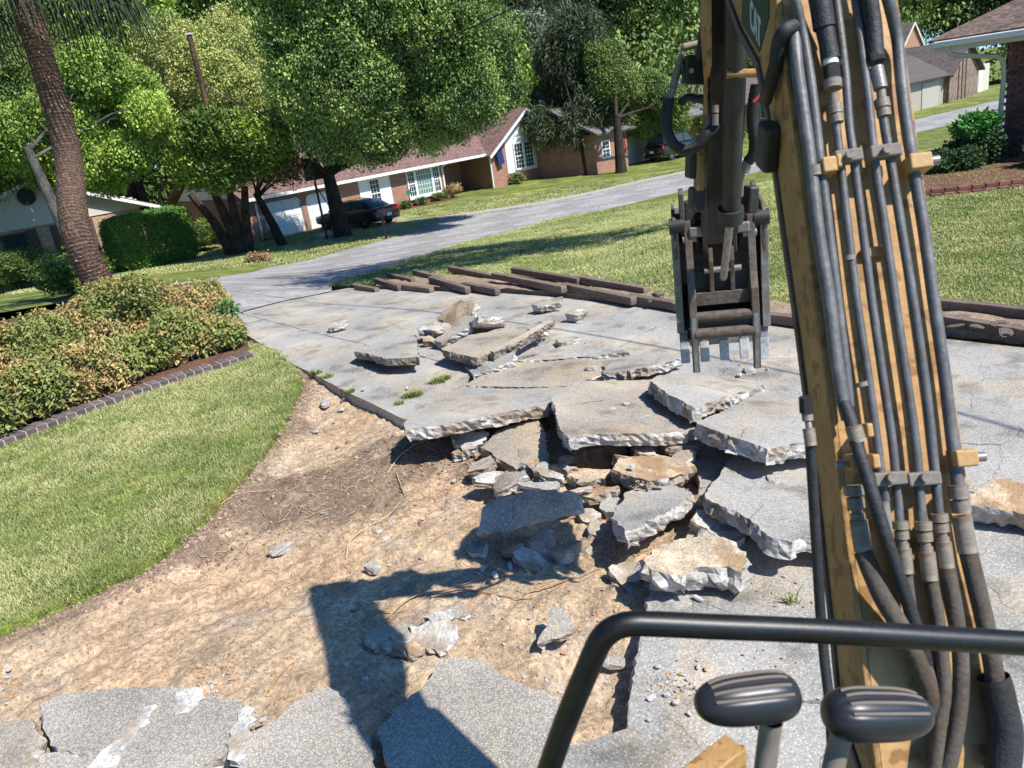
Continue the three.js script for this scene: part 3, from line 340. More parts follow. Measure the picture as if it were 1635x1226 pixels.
{
  const v = [11, 23, 37, 41].map((s) => rock(1, 1, 0.42, 0.72, s, 1, 1.0));
  const spots = [[1280, 630, 0.02], [1062, 652, 0.02], [1000, 646, 0.2], [978, 656, 0.2], [1028, 668, 0.2], [725, 768, -0.1], [675, 829, -0.1], [628, 838, -0.1], [605, 850, -0.1], [615, 862, -0.1], [505, 690, -0.1], [548, 640, -0.1], [546, 655, -0.1], [560, 668, -0.1], [760, 995, -0.1], [940, 990, -0.1], [930, 912, -0.1], [935, 936, -0.1], [990, 940, -0.1], [980, 968, -0.1], [870, 1000, -0.1], [955, 985, -0.1], [1115, 957, 0.01], [1060, 1010, 0.01], [1050, 1065, 0.01], [1065, 1110, 0.01], [1080, 1122, 0.01], [1100, 1140, 0.01], [1115, 1065, 0.01], [1035, 1150, 0.01], [1040, 1115, 0.01], [1250, 790, 0.12], [585, 1085, -0.1], [575, 1040, -0.1], [600, 1030, -0.1], [555, 1060, -0.1], [420, 1150, -0.02], [275, 895, -0.1], [290, 880, -0.1], [455, 1080, -0.1], [840, 878, -0.1], [815, 905, -0.1], [790, 920, -0.1], [770, 910, -0.1], [1180, 600, 0.01], [1170, 575, 0.01], [1225, 590, 0.01], [1480, 470, 0.03], [380, 815, -0.1], [460, 870, -0.1], [14, 1070, -0.08], [35, 1045, -0.08], [650, 620, 0.02], [580, 622, 0.02], [1285, 630, 0.02], [1010, 745, 0.15], [1060, 770, 0.12], [850, 730, 0.0], [730, 690, 0]];
  spots.forEach(([a, b, y], i) => { const o = top('concrete_chip', v[i % 4], M.chip, onY(a, b, y)); const s = rr(0.022, 0.045) * (b > 1000 ? 0.55 : 0.9); o.scale.set(s * rr(0.8, 1.4), s, s * rr(0.8, 1.3)); o.position.y += s * 0.25; o.rotation.set(rr(-0.3, 0.3), rr(0, 6), rr(-0.3, 0.3)); tag(o, 'small loose pale chip of concrete lying on ground or slab', 'concrete chip', 'loose concrete chips'); });
  // fine rubble that nobody could count
  const zones = [[775, 905, 0.22, 160], [1035, 768, 0.13, 70, 0.1], [345, 1090, 0.22, 420], [1000, 870, 0.35, 120], [560, 940, 0.5, 90], [850, 950, 0.7, 220], [480, 900, 1.0, 160], [640, 690, 0.8, 90], [960, 545, 0.3, 50, 0.06], [860, 540, 0.25, 90, 0.06], [1072, 1095, 0.12, 60, 0.005], [900, 1030, 0.5, 120], [20, 1090, 0.2, 120], [1150, 600, 0.5, 60, 0.005], [700, 820, 0.8, 120], [1025, 752, 0.1, 50, 0.1], [870, 800, 0.3, 120], [1180, 1080, 0.4, 30, 0.004], [1250, 960, 0.5, 30, 0.004]];
  const list = []; for (const [a, b, r, n, y] of zones) { const c = onY(a, b, y ?? -0.1); for (let i = 0; i < n; i++) { const q = r * Math.sqrt(-Math.log(1 - rnd() * 0.95)) * 0.6, t = rnd() * 6.28, x = c.x + Math.cos(t) * q, z = c.z + Math.sin(t) * q; list.push([x, y ?? dirtY(x, z), z, rr(0.003, 0.009) * (rnd() < 0.12 ? 2 : 1)]); } }
  v.forEach((g, k) => { const sub = list.filter((_, i) => i % 4 === k), im = new THREE.InstancedMesh(g, M.chip, sub.length), m = new THREE.Matrix4(), q = new THREE.Quaternion(), e = new THREE.Euler(); sub.forEach(([x, y, z, s], i) => { q.setFromEuler(e.set(rr(-0.4, 0.4), rr(0, 6), rr(-0.4, 0.4))); m.compose(V(x, y + s * 0.3, z), q, V(s * rr(0.8, 1.5), s, s * rr(0.8, 1.4))); im.setMatrixAt(i, m); im.setColorAt(i, rnd() < 0.55 ? rgb(1.1, 0.72, 0.42) : rgb(1, 1, 1).multiplyScalar(rr(0.6, 1.15))); }); im.name = numbered('rubble'); tag(im, null, null, null, 'stuff'); scene.add(im); });
}
{ // roots torn out of the ground
  const rootM = plain(rgb(0.42, 0.25, 0.13), 0.8), rootP = plain(rgb(0.55, 0.42, 0.25), 0.8);
  const roots = [[[[600, 1010], [660, 960], [720, 940], [800, 915]], 'r', 'long pale root lying on the sand under the bucket shadow'], [[[552, 890], [560, 870], [590, 845], [620, 820], [640, 795]], 'p', 'curved root strand beside the soil hole'], [[[310, 845], [345, 820], [380, 800], [420, 792], [445, 790]], 'p', 'pale root strand near the lawn edge'], [[[690, 960], [740, 945], [850, 960], [920, 925]], 'r', 'reddish root stretched towards the sand-topped chunk'], [[[745, 975], [775, 930], [800, 890], [805, 860]], 'r', 'thin root crossing the small rubble heap'], [[[634, 760], [640, 775], [655, 800], [664, 795]], 'p', 'short root hooked over the dark soil ridge'], [[[620, 762], [645, 740], [680, 720], [715, 710]], 'p', 'straight root along the soil ridge'], [[[430, 1110], [450, 1080], [470, 1060], [440, 1130]], 'r', 'forked root at the cut beside the chalky lip'], [[[560, 975], [600, 985], [650, 975], [690, 950]], 'r', 'root lying across the boom shadow'], [[[840, 955], [900, 935], [960, 915]], 'r', 'reddish strand near the thumb shadow']];
  for (const [l, k, lb] of roots) { const pts = l.map(([a, b], i) => { const p = onY(a, b, -0.1); p.y = dirtY(p.x, p.z) + 0.008 + (i % 2) * 0.012; return p; }); const c = V(pts[0].x, pts[0].y, pts[0].z), o = top('root', tube(pts.map((p) => p.sub(c)), (t) => 0.0055 * (1 - t * 0.6), 40, 6), k === 'r' ? rootM : rootP, c); tag(o, lb, 'root', 'torn roots in the pit'); }
  { const cg = [5, 6].map((k) => rock(1, 1, 0.7, 0.9, k * 31, 1, 0.6)), cm = mat({ color: rgb(0.3, 0.215, 0.145) }); cg.forEach((g, k) => { const l = []; for (let i = 0; i < 2400; i++) { let x, z; if (i % 2) { const q = rnd() * (lawnLeft.length - 14) | 0, a = lawnLeft[q + 2], b = lawnLeft[q + 3], t = rnd(); if (!a || !b) continue; x = lerp(a.x, b.x, t) + rr(-0.02, 0.16); z = lerp(a.z, b.z, t) + rr(-0.05, 0.12); } else { const b = darkSoil[rnd() * darkSoil.length | 0]; x = b.p.x + rr(-1, 1) * b.r; z = b.p.z + rr(-1, 1) * b.r; } if (inPoly(x, z, lawnLeft) || z < -10.4 || x < -6) continue; l.push([x, dirtY(x, z), z, rr(0.003, 0.011) * (rnd() < 0.08 ? 2 : 1)]); } const im = new THREE.InstancedMesh(g, cm, l.length), m = new THREE.Matrix4(), q = new THREE.Quaternion(), e = new THREE.Euler(); l.forEach(([x, y, z, s], i) => { q.setFromEuler(e.set(rnd(), rnd() * 6, rnd())); m.compose(V(x, y + s * 0.3, z), q, V(s * rr(0.8, 1.4), s, s)); im.setMatrixAt(i, m); const t = rr(0.6, 1.5); im.setColorAt(i, rgb(t, t * rr(0.85, 1.05), t)); }); im.name = numbered('soil_crumbs'); tag(im, null, null, null, 'stuff'); scene.add(im); }); }
  const fine = []; for (let i = 0; i < 420; i++) { const c = darkSoil[Math.floor(rnd() * darkSoil.length)].p, x = c.x + (rnd() - 0.5) * 1.6, z = c.z + (rnd() - 0.5) * 1.3; if (inPoly(x, z, lawnLeft)) continue; let a = rnd() * 6.28; const pts = []; let X = x, Z = z; for (let k = 0; k < 4; k++) { pts.push(V(X, dirtY(X, Z) + 0.004 + rnd() * 0.01, Z)); a += (rnd() - 0.5) * 1.4; X += Math.cos(a) * 0.04; Z += Math.sin(a) * 0.04; } fine.push(tube(pts, 0.0022, 6, 4)); }
  const o = top('fine_roots', merge(fine), rootP); tag(o, null, null, null, 'stuff');
}
// ================================================================ GRASS, EDGING, SHRUBS
function tuftGeo(n, h, spread, w) {
  const pos = []; for (let i = 0; i < n; i++) { const a = rnd() * 6.28, x = (rnd() - 0.5) * 2 * spread, z = (rnd() - 0.5) * 2 * spread, l = h * rr(0.55, 1.1), lean = rr(0.3, 1.1) * l, ww = w * rr(0.7, 1.2), cx = Math.cos(a), sx = Math.sin(a), L = [[x - sx * ww, 0, z + cx * ww], [x + sx * ww, 0, z - cx * ww], [x + cx * lean * 0.4 - sx * ww * 0.8, l * 0.62, z + sx * lean * 0.4 + cx * ww * 0.8], [x + cx * lean * 0.4 + sx * ww * 0.8, l * 0.62, z + sx * lean * 0.4 - cx * ww * 0.8], [x + cx * lean, l * 0.9, z + sx * lean]]; for (const k of [0, 1, 2, 1, 3, 2, 2, 3, 4]) pos.push(...L[k]); }
  const g = new THREE.BufferGeometry(); g.setAttribute('position', new THREE.Float32BufferAttribute(pos, 3)); g.computeVertexNormals(); return g;
}
const bladeMat = mat({ color: rgb(1, 1, 1), roughness: 0.85 });
function grass(list, geo, dryness, name = 'grass') {
  const im = new THREE.InstancedMesh(geo, bladeMat, list.length), m = new THREE.Matrix4(), q = new THREE.Quaternion(), up = V(0, 1, 0), c = new THREE.Color();
  list.forEach(([x, y, z, s], i) => { q.setFromAxisAngle(up, rnd() * 6.28); m.compose(V(x, y, z), q, V(s, s * rr(0.7, 1.25), s)); im.setMatrixAt(i, m);
    const d = clamp((fbm(x * 1.1, z * 1.1, 3, 4) - 0.5) * 1.7 + (fbm(x * 6, z * 6, 3, 3) - 0.5) * 1.3 + dryness + (rnd() - 0.5) * 0.9, 0, 1), g = rr(0.65, 1.35); const k = mixc([0.21, 0.27, 0.07], [0.52, 0.5, 0.215], d); im.setColorAt(i, c.setRGB(k[0] * g, k[1] * g, k[2] * g)); });
  im.name = numbered(name); tag(im, null, null, null, 'stuff'); scene.add(im); return im;
}
{
  const near = []; for (let i = 0; i < 46000; i++) { const x = rr(-9, -1.8), z = rr(-11.2, -2.9), F = -z; if (x / F < -0.98) continue; if (rnd() > clamp(1.25 - (F - 4) * 0.09, 0.5, 1)) continue; const inn = inPoly(x, z, lawnLeft), d = polyDist(x, z, lawnLeft); if (!inn && (d > 0.11 || rnd() < 0.72 || z > -2.95)) continue; if (inn && d < 0.06 && rnd() < 0.4) continue; const bare = fbm(x * 2.2 + 11, z * 2.2, 1, 4); if (bare > 0.66 && rnd() < 0.7) continue; near.push([x, inn ? H(x, z) + 0.012 : dirtY(x, z), z, inn ? rr(0.85, 1.2) : rr(0.4, 0.8)]); }
  grass(near, tuftGeo(28, 0.034, 0.06, 0.002), 0.6);
  const far = []; for (let i = 0; i < 70000; i++) { const F = 6 + Math.pow(rnd(), 0.75) * 27, b = rr(-0.25, 0.78), x = b * F, z = -F; if (!inPoly(x, z, lawnRight)) continue; far.push([x, H(x, z) + 0.025, z, (0.75 + F * 0.07) * rr(0.8, 1.2)]); }
  grass(far, tuftGeo(36, 0.028, 0.09, 0.0028), 0.4);
  const lot = []; for (let i = 0; i < 20000; i++) { const F = rr(30, 46), x = rr(-0.62, 0.34) * F, z = -F; if (!inPoly(x, z, farLots)) continue; lot.push([x, H(x, z) + 0.0, z, rr(2.2, 3.2)]); }
  grass(lot, tuftGeo(24, 0.03, 0.09, 0.004), 0.55);
  const weeds = []; for (const [a, b, r, n] of [[657, 634, 0.05, 45], [668, 632, 0.03, 25], [700, 611, 0.05, 40], [712, 606, 0.03, 20], [520, 603, 0.05, 22], [505, 597, 0.04, 22], [640, 645, 0.03, 10], [560, 627, 0.04, 14], [1262, 962, 0.01, 3]]) { const c = onY(a, b, 0); for (let i = 0; i < n; i++) weeds.push([c.x + (rnd() - 0.5) * r * 2.4, -0.015, c.z + (rnd() - 0.5) * r, rr(0.8, 1.7)]); }
  grass(weeds, tuftGeo(9, 0.055, 0.02, 0.003), 0.25, 'weeds');
}
{ // brick edging of the azalea bed
  const line = P([[-130, 765], [-60, 737], [40, 698], [120, 666], [200, 637], [280, 609], [350, 588], [386, 576], [402, 571]]), edge = top('brick_edging', null, null, line[3].clone().setY(0)); tag(edge, 'curved edging of dark bricks with pale joints around azalea bed', 'edging');
  const c = new THREE.CatmullRomCurve3(line.map((p) => V(p.x, 0, p.z))), L = c.getLength(), n = Math.floor(L / 0.107), geos = [0, 1, 2].map(() => rbox(0.096, 0.1, 0.2, 0.012)), mats = [[0.16, 0.12, 0.105], [0.2, 0.15, 0.13], [0.13, 0.1, 0.09]].map((k) => mat({ color: rgb(...k.map((v) => v * 1.7)), map: grainTex, bumpMap: grainBump, bumpScale: 0.006 }));
  for (let i = 0; i < n; i++) { const p = c.getPointAt((i + 0.5) / n), t = c.getTangentAt((i + 0.5) / n); part('brick', geos[i % 3], mats[(i * 7) % 3], edge, [p.x - edge.position.x, 0.035 + rr(-0.006, 0.008), p.z - edge.position.z], [rr(-0.03, 0.03), Math.atan2(-t.z, t.x) + rr(-0.03, 0.03), rr(-0.03, 0.03)]); }
  const mg = []; for (let i = 0; i <= n; i++) { const p = c.getPointAt(i / n), t = c.getTangentAt(i / n), g = box(0.016, 0.09, 0.188); g.rotateY(Math.atan2(-t.z, t.x)); g.translate(p.x - edge.position.x, 0.033, p.z - edge.position.z); mg.push(g); }
  tag(part('mortar', merge(mg), plain(rgb(0.4, 0.36, 0.32), 0.95), edge), null, null, null, 'stuff');
}
{ // landscape timbers between driveway and lawn
  const woods = [[0.4, 0.29, 0.225], [0.33, 0.25, 0.2], [0.46, 0.33, 0.26]].map((k) => mat({ color: rgb(...k), map: withRep(grainTex, 1, 6), bumpMap: withRep(grainBump, 0.7, 8), bumpScale: 0.008, roughness: 0.95 }));
  const T = [[570, 459, 602, 463, 0.06], [602, 453, 640, 461, 0.1], [636, 459, 690, 464, 0.07], [690, 453, 748, 467, 0.12], [742, 461, 796, 469, 0.1], [790, 452, 903, 471, 0.16], [902, 466, 1012, 488, 0.12], [1006, 482, 1078, 495, 0.1], [1080, 495, 1180, 509, 0.09], [1182, 507, 1296, 523, 0.09], [622, 444, 660, 450, 0.1], [664, 441, 708, 449, 0.12], [722, 437, 798, 449, 0.13], [823, 442, 925, 457, 0.15], [926, 455, 1034, 471, 0.12], [1500, 497, 1570, 505, 0.12], [1572, 505, 1660, 517, 0.12], [1490, 518, 1560, 530, 0.1], [1562, 530, 1650, 547, 0.1]];
  T.forEach(([a, b, c, d, h], i) => { const p = G(a, b + 3), q = G(c, d + 3), L = p.distanceTo(q), m = p.clone().add(q).multiplyScalar(0.5), o = top('landscape_timber', rbox(L + 0.02, 0.105, 0.1, 0.012), woods[i % 3], V(m.x, (p.y + q.y) / 2 + h - 0.05 + 0.03, m.z)); o.rotation.y = Math.atan2(-(q.z - p.z), q.x - p.x) + rr(-0.015, 0.015); o.rotation.z = Math.atan2(q.y - p.y, L) * 0.6; tag(o, i > 14 ? 'weathered timber of the edging seen beyond the hydraulic pipes' : i > 9 ? 'weathered timber in the upper row of the stepped lawn edging' : i > 5 ? 'long weathered timber in the lower row of the lawn edging' : 'short weathered timber stepping down towards the street', 'timber', i > 14 ? 'timbers beyond the pipes' : i > 9 ? 'upper row of edging timbers' : i > 5 ? 'lower row of edging timbers' : 'stepped timbers by the street'); });
  // earth packed between the two rows
  const fill = P([[600, 460], [690, 462], [800, 466], [900, 472], [1010, 488], [1075, 495], [1290, 520], [1500, 528], [1660, 545], [1660, 512], [1500, 494], [1290, 492], [1075, 478], [1020, 468], [925, 456], [823, 444], [722, 440], [622, 447]]);
  structure('earth_bank', drape(wobble(fill, 0.2, 0.02), 0.12, (x, z) => H(x, z) + 0.03 + fbm(x * 5, z * 5, 2, 3) * 0.05, 0.1), mat({ color: rgb(0.62, 0.46, 0.34), map: soilTex, bumpMap: soilBump, bumpScale: 0.02 }));
  const v = [61, 67].map((s) => rock(1, 1, 0.45, 0.8, s, 1, 0.9));
  for (const [a, b, s] of [[1535, 510, 0.1], [1590, 518, 0.16], [1620, 525, 0.1], [1560, 522, 0.07], [1050, 470, 0.12], [1040, 480, 0.07], [1260, 505, 0.08], [1100, 488, 0.06], [1525, 520, 0.07], [1605, 530, 0.09]]) { const o = top('edging_stone', v[rnd() < 0.5 ? 1 : 0], M.brownSide, G(a, b, 0.1)); o.scale.set(s * rr(0.7, 1.3), s * rr(0.5, 0.9), s * rr(0.6, 1.1)); o.rotation.x = rr(-0.4, 0.4); o.rotation.y = rnd() * 6; tag(o, 'flat pale rock lying in the earth between edging timbers', 'rock', 'rocks between the edging timbers'); }
}
// ---------------------------------------------------------------- leaves
function leafClump(n, R, len, wid, up = 0.35) {                            // n small folded leaves round a twig end
  const pos = []; for (let i = 0; i < n; i++) { const c = V(rnd() - 0.5, (rnd() - 0.5) * 0.8, rnd() - 0.5).multiplyScalar(2 * R), d = V(rnd() - 0.5, rnd() - 0.5 + up * 0.3, rnd() - 0.5).normalize(), nrm = V(rnd() - 0.5, rnd() * 0.9 + up, rnd() - 0.5).normalize(), s = d.clone().cross(nrm).normalize().multiplyScalar(wid * rr(0.7, 1.2)), l = len * rr(0.7, 1.2), nn = s.clone().cross(d).normalize(), A = c, B = c.clone().addScaledVector(d, l * 0.45).add(s).addScaledVector(nn, wid * 0.25), D = c.clone().addScaledVector(d, l * 0.45).sub(s).addScaledVector(nn, wid * 0.25), E = c.clone().addScaledVector(d, l); for (const k of [A, B, E, A, E, D]) pos.push(k.x, k.y, k.z); }
  const g = new THREE.BufferGeometry(); g.setAttribute('position', new THREE.Float32BufferAttribute(pos, 3)); g.computeVertexNormals(); return g;
}
const leafMat = mat({ color: rgb(1, 1, 1), roughness: 0.62 });
function cloud(list, geo, colour, name, parent, m = leafMat) {             // list: [x,y,z,scale]
  const im = new THREE.InstancedMesh(geo, m, list.length), mt = new THREE.Matrix4(), q = new THREE.Quaternion(), e = new THREE.Euler(), c = new THREE.Color();
  list.forEach(([x, y, z, s, o], i) => { q.setFromEuler(e.set(rr(-0.5, 0.5), rr(0, 6.28), rr(-0.5, 0.5))); mt.compose(V(x, y, z), q, V(s, s, s)); im.setMatrixAt(i, mt); const k = colour(x, y, z, o); im.setColorAt(i, c.setRGB(k[0], k[1], k[2])); });
  im.name = name; im.castShadow = im.receiveShadow = true; tag(im, null, null, null, 'stuff'); parent.add(im); return im;
}
function blobPoints(lobes, n, size, shell = 0.55) {                        // points through the outer part of a crown of lobes
  const vol = lobes.map((l) => l[3] * l[4] * l[5]), tot = vol.reduce((a, b) => a + b, 0), out = [];
  lobes.forEach((l, i) => { const m = Math.round(n * Math.pow(vol[i] / tot, 0.8) / lobes.reduce((s, _, k) => s + Math.pow(vol[k] / tot, 0.8), 0)); for (let k = 0; k < m; k++) { const d = V(rr(-1, 1), rr(-1, 1), rr(-1, 1)); if (d.length() > 1 || d.length() < 0.05) { k--; continue; } d.normalize(); const b = 0.66 + 0.66 * fbm(d.x * 2.6 + i * 9, d.y * 2.6, d.z * 2.6 + i, 3), r = (shell + (1 - shell) * Math.cbrt(rnd())) * b * 1.02; if (fbm(d.x * 4 + i * 5, d.y * 4, d.z * 4, 2) < 0.36 && rnd() < 0.75) continue; out.push([l[0] + d.x * r * l[3], l[1] + d.y * r * l[4], l[2] + d.z * r * l[5], size * rr(0.7, 1.3), i]); } });
  return out;
}
{ // the azaleas round the palm
  const cl = [leafClump(11, 0.055, 0.055, 0.014), leafClump(11, 0.055, 0.055, 0.014)], stemM = plain(rgb(0.13, 0.09, 0.06));
  const spots = [[345, 562, 0.42, 0.42], [300, 572, 0.5, 0.62], [235, 595, 0.5, 0.5], [170, 620, 0.55, 0.6], [110, 645, 0.5, 0.42], [45, 672, 0.55, 0.62], [-30, 700, 0.6, 0.6], [310, 530, 0.65, 0.7], [240, 545, 0.6, 0.9], [130, 575, 0.7, 0.66], [60, 605, 0.65, 0.5], [-20, 630, 0.75, 0.75], [180, 555, 0.55, 0.86], [90, 560, 0.6, 0.55]];
  spots.forEach(([a, b, r, h], i) => { const p = G(a, b); const o = top('azalea_shrub', null, null, p.clone().setY(H(p.x, p.z))); tag(o, 'low rounded azalea shrub with bronze and green leaves in brick-edged bed', 'shrub', 'azaleas in the brick-edged bed');
    const st = []; for (let k = 0; k < 7; k++) { const t = rr(0, 6.28); st.push(rod(V(0, 0.02, 0), V(Math.cos(t) * r * 0.6, h * rr(0.5, 0.8), Math.sin(t) * r * 0.6), 0.009, 5, 0.004)); } part('stems', merge(st), stemM, o);
    const lobes = [[0, h * 0.52, 0, r, h * 0.5, r]]; for (let k = 0; k < 5; k++) { const t = rr(0, 6.28); lobes.push([Math.cos(t) * r * 0.7, h * rr(0.35, 0.95), Math.sin(t) * r * 0.7, r * rr(0.28, 0.45), h * rr(0.22, 0.36), r * rr(0.28, 0.45)]); }
    cloud(blobPoints(lobes, 1500, 1, 0.5), cl[i % 2], (x, y, z) => { const w = p.x + x, v = p.z + z, k = sstep((fbm(w * 2.6, v * 2.6, y * 3, 3) - 0.36) * 4) * (rnd() < 0.75 ? 1 : 0.2), g = rr(0.75, 1.25); return mixc([0.22, 0.25, 0.06], mixc([0.5, 0.38, 0.13], [0.56, 0.28, 0.15], rnd()), k * 0.72).map((q) => q * g); }, 'foliage', o); });
  { const p = G(372, 540), o = top('shrub_shoot', null, null, p); tag(o, 'upright fresh green shoot at the tip of azalea bed', 'plant'); part('stem', rod(V(0, 0, 0), V(0.03, 0.45, 0), 0.008, 5), stemM, o); cloud(blobPoints([[0.02, 0.4, 0, 0.14, 0.22, 0.14], [0.0, 0.2, 0.05, 0.2, 0.16, 0.2]], 120, 1.1, 0.2), cl[0], () => [0.13 * rr(0.8, 1.2), 0.24, 0.05], 'foliage', o); }
}
// ================================================================ TREES
const barkTex = tex(256, (u, v) => { const n = tfbm(u, v, 6, 3, 4), r = tnoise(u, v, 32, 8) * 0.5 + tfbm(u * 1, v, 16, 9, 3) * 0.5; const c = 0.55 + (n - 0.5) * 0.5 + (r - 0.5) * 0.35; return [c, c * 0.97, c * 0.93]; });
const barkBump = tex(256, (u, v) => { const c = tcell(u, v, 12, 4); return c[1] - c[0] + tfbm(u, v, 16, 2, 3) * 0.4; }, false);
const bark = (k) => mat({ color: rgb(...k), map: withRep(barkTex, 1.2), bumpMap: withRep(barkBump, 1.2, 3), bumpScale: 0.04, roughness: 0.95 });
const B_ = { dark: bark([0.2, 0.16, 0.13]), grey: bark([0.62, 0.6, 0.56]), red: bark([0.34, 0.22, 0.17]) };
const farClump = leafClump(30, 0.32, 0.12, 0.04, 1.6), bigClump = leafClump(24, 0.52, 0.25, 0.085, 1.6), midClump = leafClump(18, 0.24, 0.12, 0.038, 1.3), needle = leafClump(24, 0.42, 0.3, 0.022, -0.2);
const leafColour = (a, b, v = 1) => (x, y, z, o) => { const t = clamp(0.5 + (fbm(x * 0.55, y * 0.55, z * 0.55 + (o ?? 0), 3) - 0.5) * 2.6 + (rnd() - 0.5) * 0.5, 0, 1), g = rr(0.8, 1.2) * v * 1.65; return mixc(a, b, t).map((q) => q * g); };
const GREEN = leafColour([0.045, 0.08, 0.016], [0.14, 0.18, 0.035]), OAK = leafColour([0.045, 0.085, 0.018], [0.19, 0.25, 0.06]), BRIGHT = leafColour([0.08, 0.135, 0.02], [0.24, 0.31, 0.05]), YELLOW = leafColour([0.14, 0.2, 0.045], [0.34, 0.33, 0.1]), PINE = leafColour([0.03, 0.045, 0.018], [0.075, 0.09, 0.04]), HOLLY = leafColour([0.05, 0.085, 0.014], [0.2, 0.25, 0.04]), PALE = leafColour([0.1, 0.17, 0.04], [0.24, 0.3, 0.09]), GREY = leafColour([0.07, 0.09, 0.06], [0.18, 0.2, 0.14]);
function limbs(base, h, r, lobes, m, group, lean = V()) {                   // trunk and boughs that reach into the lobes
  const topP = V(lean.x, h, lean.z), gs = [tube([base, V(lean.x * 0.3, h * 0.35, lean.z * 0.3), topP], (t) => r * (1.25 - 0.55 * t + 0.5 * Math.max(0, 0.08 - t) * 6), 14, 10)];
  part('trunk', gs[0], m, group);
  for (const l of lobes) { if (l[1] < h * 0.96) continue; const e = V(l[0], l[1], l[2]), s = topP.clone().multiplyScalar(rr(0.9, 1)), mid = s.clone().lerp(e, 0.5).add(V(rr(-0.3, 0.3), rr(0, 0.5), rr(-0.3, 0.3))); part('limb', tube([s, mid, e], (t) => r * 0.34 * (1 - t * 0.75), 10, 7), m, group);
    for (let k = 0; k < 2; k++) { const f = e.clone().add(V(rr(-0.7, 0.7) * l[3], rr(-0.2, 0.6) * l[4], rr(-0.7, 0.7) * l[5])); part('branch', tube([mid, mid.clone().lerp(f, 0.5).add(V(0, 0.2, 0)), f], (t) => r * 0.2 * (1 - t * 0.75), 8, 5), m, group); } }
}
function tree(name, label, base, o) {
  const t = top(name, null, null, base); tag(t, label, o.cat ?? 'tree', o.group);
  limbs(V(0, -0.1, 0), o.h, o.r, o.lobes, o.bark ?? B_.dark, t, o.lean);
  cloud(blobPoints(o.lobes, o.n, o.size ?? 1, o.shell ?? 0.5), o.clump ?? farClump, o.colour, 'crown', t); return t;
}
const lobesIn = (c, R, n, s, sd) => { seed = sd; const out = [[c.x, c.y, c.z, R.x * 0.72, R.y * 0.72, R.z * 0.72]]; for (let i = 0; i < n; i++) { const a = i * 2.4 + rr(-0.3, 0.3), y = rr(-0.75, 0.85), q = Math.sqrt(1 - y * y * 0.8); out.push([c.x + Math.cos(a) * R.x * q * 0.68, c.y + y * R.y * 0.72, c.z + Math.sin(a) * R.z * q * 0.68, R.x * s * rr(0.8, 1.2), R.y * s * rr(0.75, 1.1), R.z * s * rr(0.8, 1.2)]); } return out; };
const lobesPx = (l, F, base, deep = 1, sd = 3) => { seed = sd; return l.map(([a, b, r]) => { const R = r * F / 1190 * 0.84, c = atF(a, b, F + rr(-1, 1) * deep * 2).sub(base); return [c.x, c.y, c.z, R, R * 0.9, R * deep]; }); };
// a crown seen between pixels is set by its distance: centre and half-sizes in metres at F
const ctr = (px, py, F, base) => atF(px, py, F).sub(base);
{ // the big round tree before the brick house
  const b = G(548, 378), c = ctr(635, 118, 37.8, b);
  tree('shade_tree', 'big round shade tree on the verge before the garage', b, { h: 3.2, r: 0.36, n: 11000, shell: 0.5, colour: OAK, bark: B_.dark, lobes: lobesPx([[470, 60, 58], [545, 40, 78], [625, 30, 88], [705, 45, 78], [775, 85, 58], [802, 140, 42], [742, 150, 66], [660, 130, 88], [560, 130, 88], [482, 140, 58], [462, 190, 30], [522, 212, 52], [600, 205, 66], [682, 200, 52], [735, 205, 28], [560, 238, 28], [618, 236, 26], [690, 216, 22], [600, -55, 100], [700, -45, 80], [500, -45, 80]], 34.6, b, 0.7, 11), lean: V(-0.1, 0, 0) });
}
{ const b = G(385, 405), c = ctr(372, 248, 37, b); const t = tree('layered_tree', 'clipped layered tree with a clump of several stout trunks', b, { h: 2.9, r: 0.24, n: 4200, colour: HOLLY, bark: B_.red, clump: midClump, size: 1.25, lobes: lobesPx([[300, 230, 34], [340, 215, 38], [390, 220, 38], [430, 235, 36], [310, 272, 34], [360, 268, 42], [405, 262, 26], [445, 248, 20], [288, 255, 24], [350, 292, 18]], 35, b, 0.8, 21), lean: V(-0.5, 0, 0) }); for (const [x, l] of [[0.42, 0.5], [-0.4, -1.2], [0.1, 0.1]]) part('trunk', tube([V(x, -0.1, 0.1), V(x + l * 0.3, 1.3, 0), V(x + l, 3, 0)], (q) => 0.24 * (1.15 - 0.5 * q), 10, 8), B_.red, t); }
{ const b = G(452, 392), c = ctr(440, 272, 36.4, b); tree('plum_tree', 'small bronze-leaved tree with a curved dark trunk', b, { h: 2.6, r: 0.2, n: 300, colour: leafColour([0.05, 0.055, 0.025], [0.14, 0.11, 0.05]), clump: midClump, size: 1.2, lobes: lobesIn(c, V(1.4, 1.0, 1.4), 7, 0.4, 31), lean: V(-0.7, 0, 0) }); }
{ const b = G(140, 452), c = ctr(140, 215, 34, b); tree('lawn_tree', 'grey-barked leaning tree with bright green crown beside the palm', b, { h: 5.3, r: 0.22, n: 6500, colour: BRIGHT, bark: B_.grey, lobes: lobesPx([[150, 120, 50], [210, 150, 48], [60, 150, 58], [100, 200, 58], [180, 200, 56], [236, 180, 30], [30, 220, 52], [130, 252, 46], [200, 248, 40], [60, 262, 40], [170, 290, 24], [108, 285, 24]], 34, b, 1, 41), lean: V(-0.6, 0, 0) }); }
{ const b = G(20, 440), c = ctr(-20, 180, 36, b); tree('lawn_tree', 'dark-leaved tree filling the gap behind the palm trunk', b, { h: 4.4, r: 0.3, n: 4500, colour: GREEN, lobes: lobesIn(c, V(4.6, 4.4, 4), 12, 0.36, 45) }); }
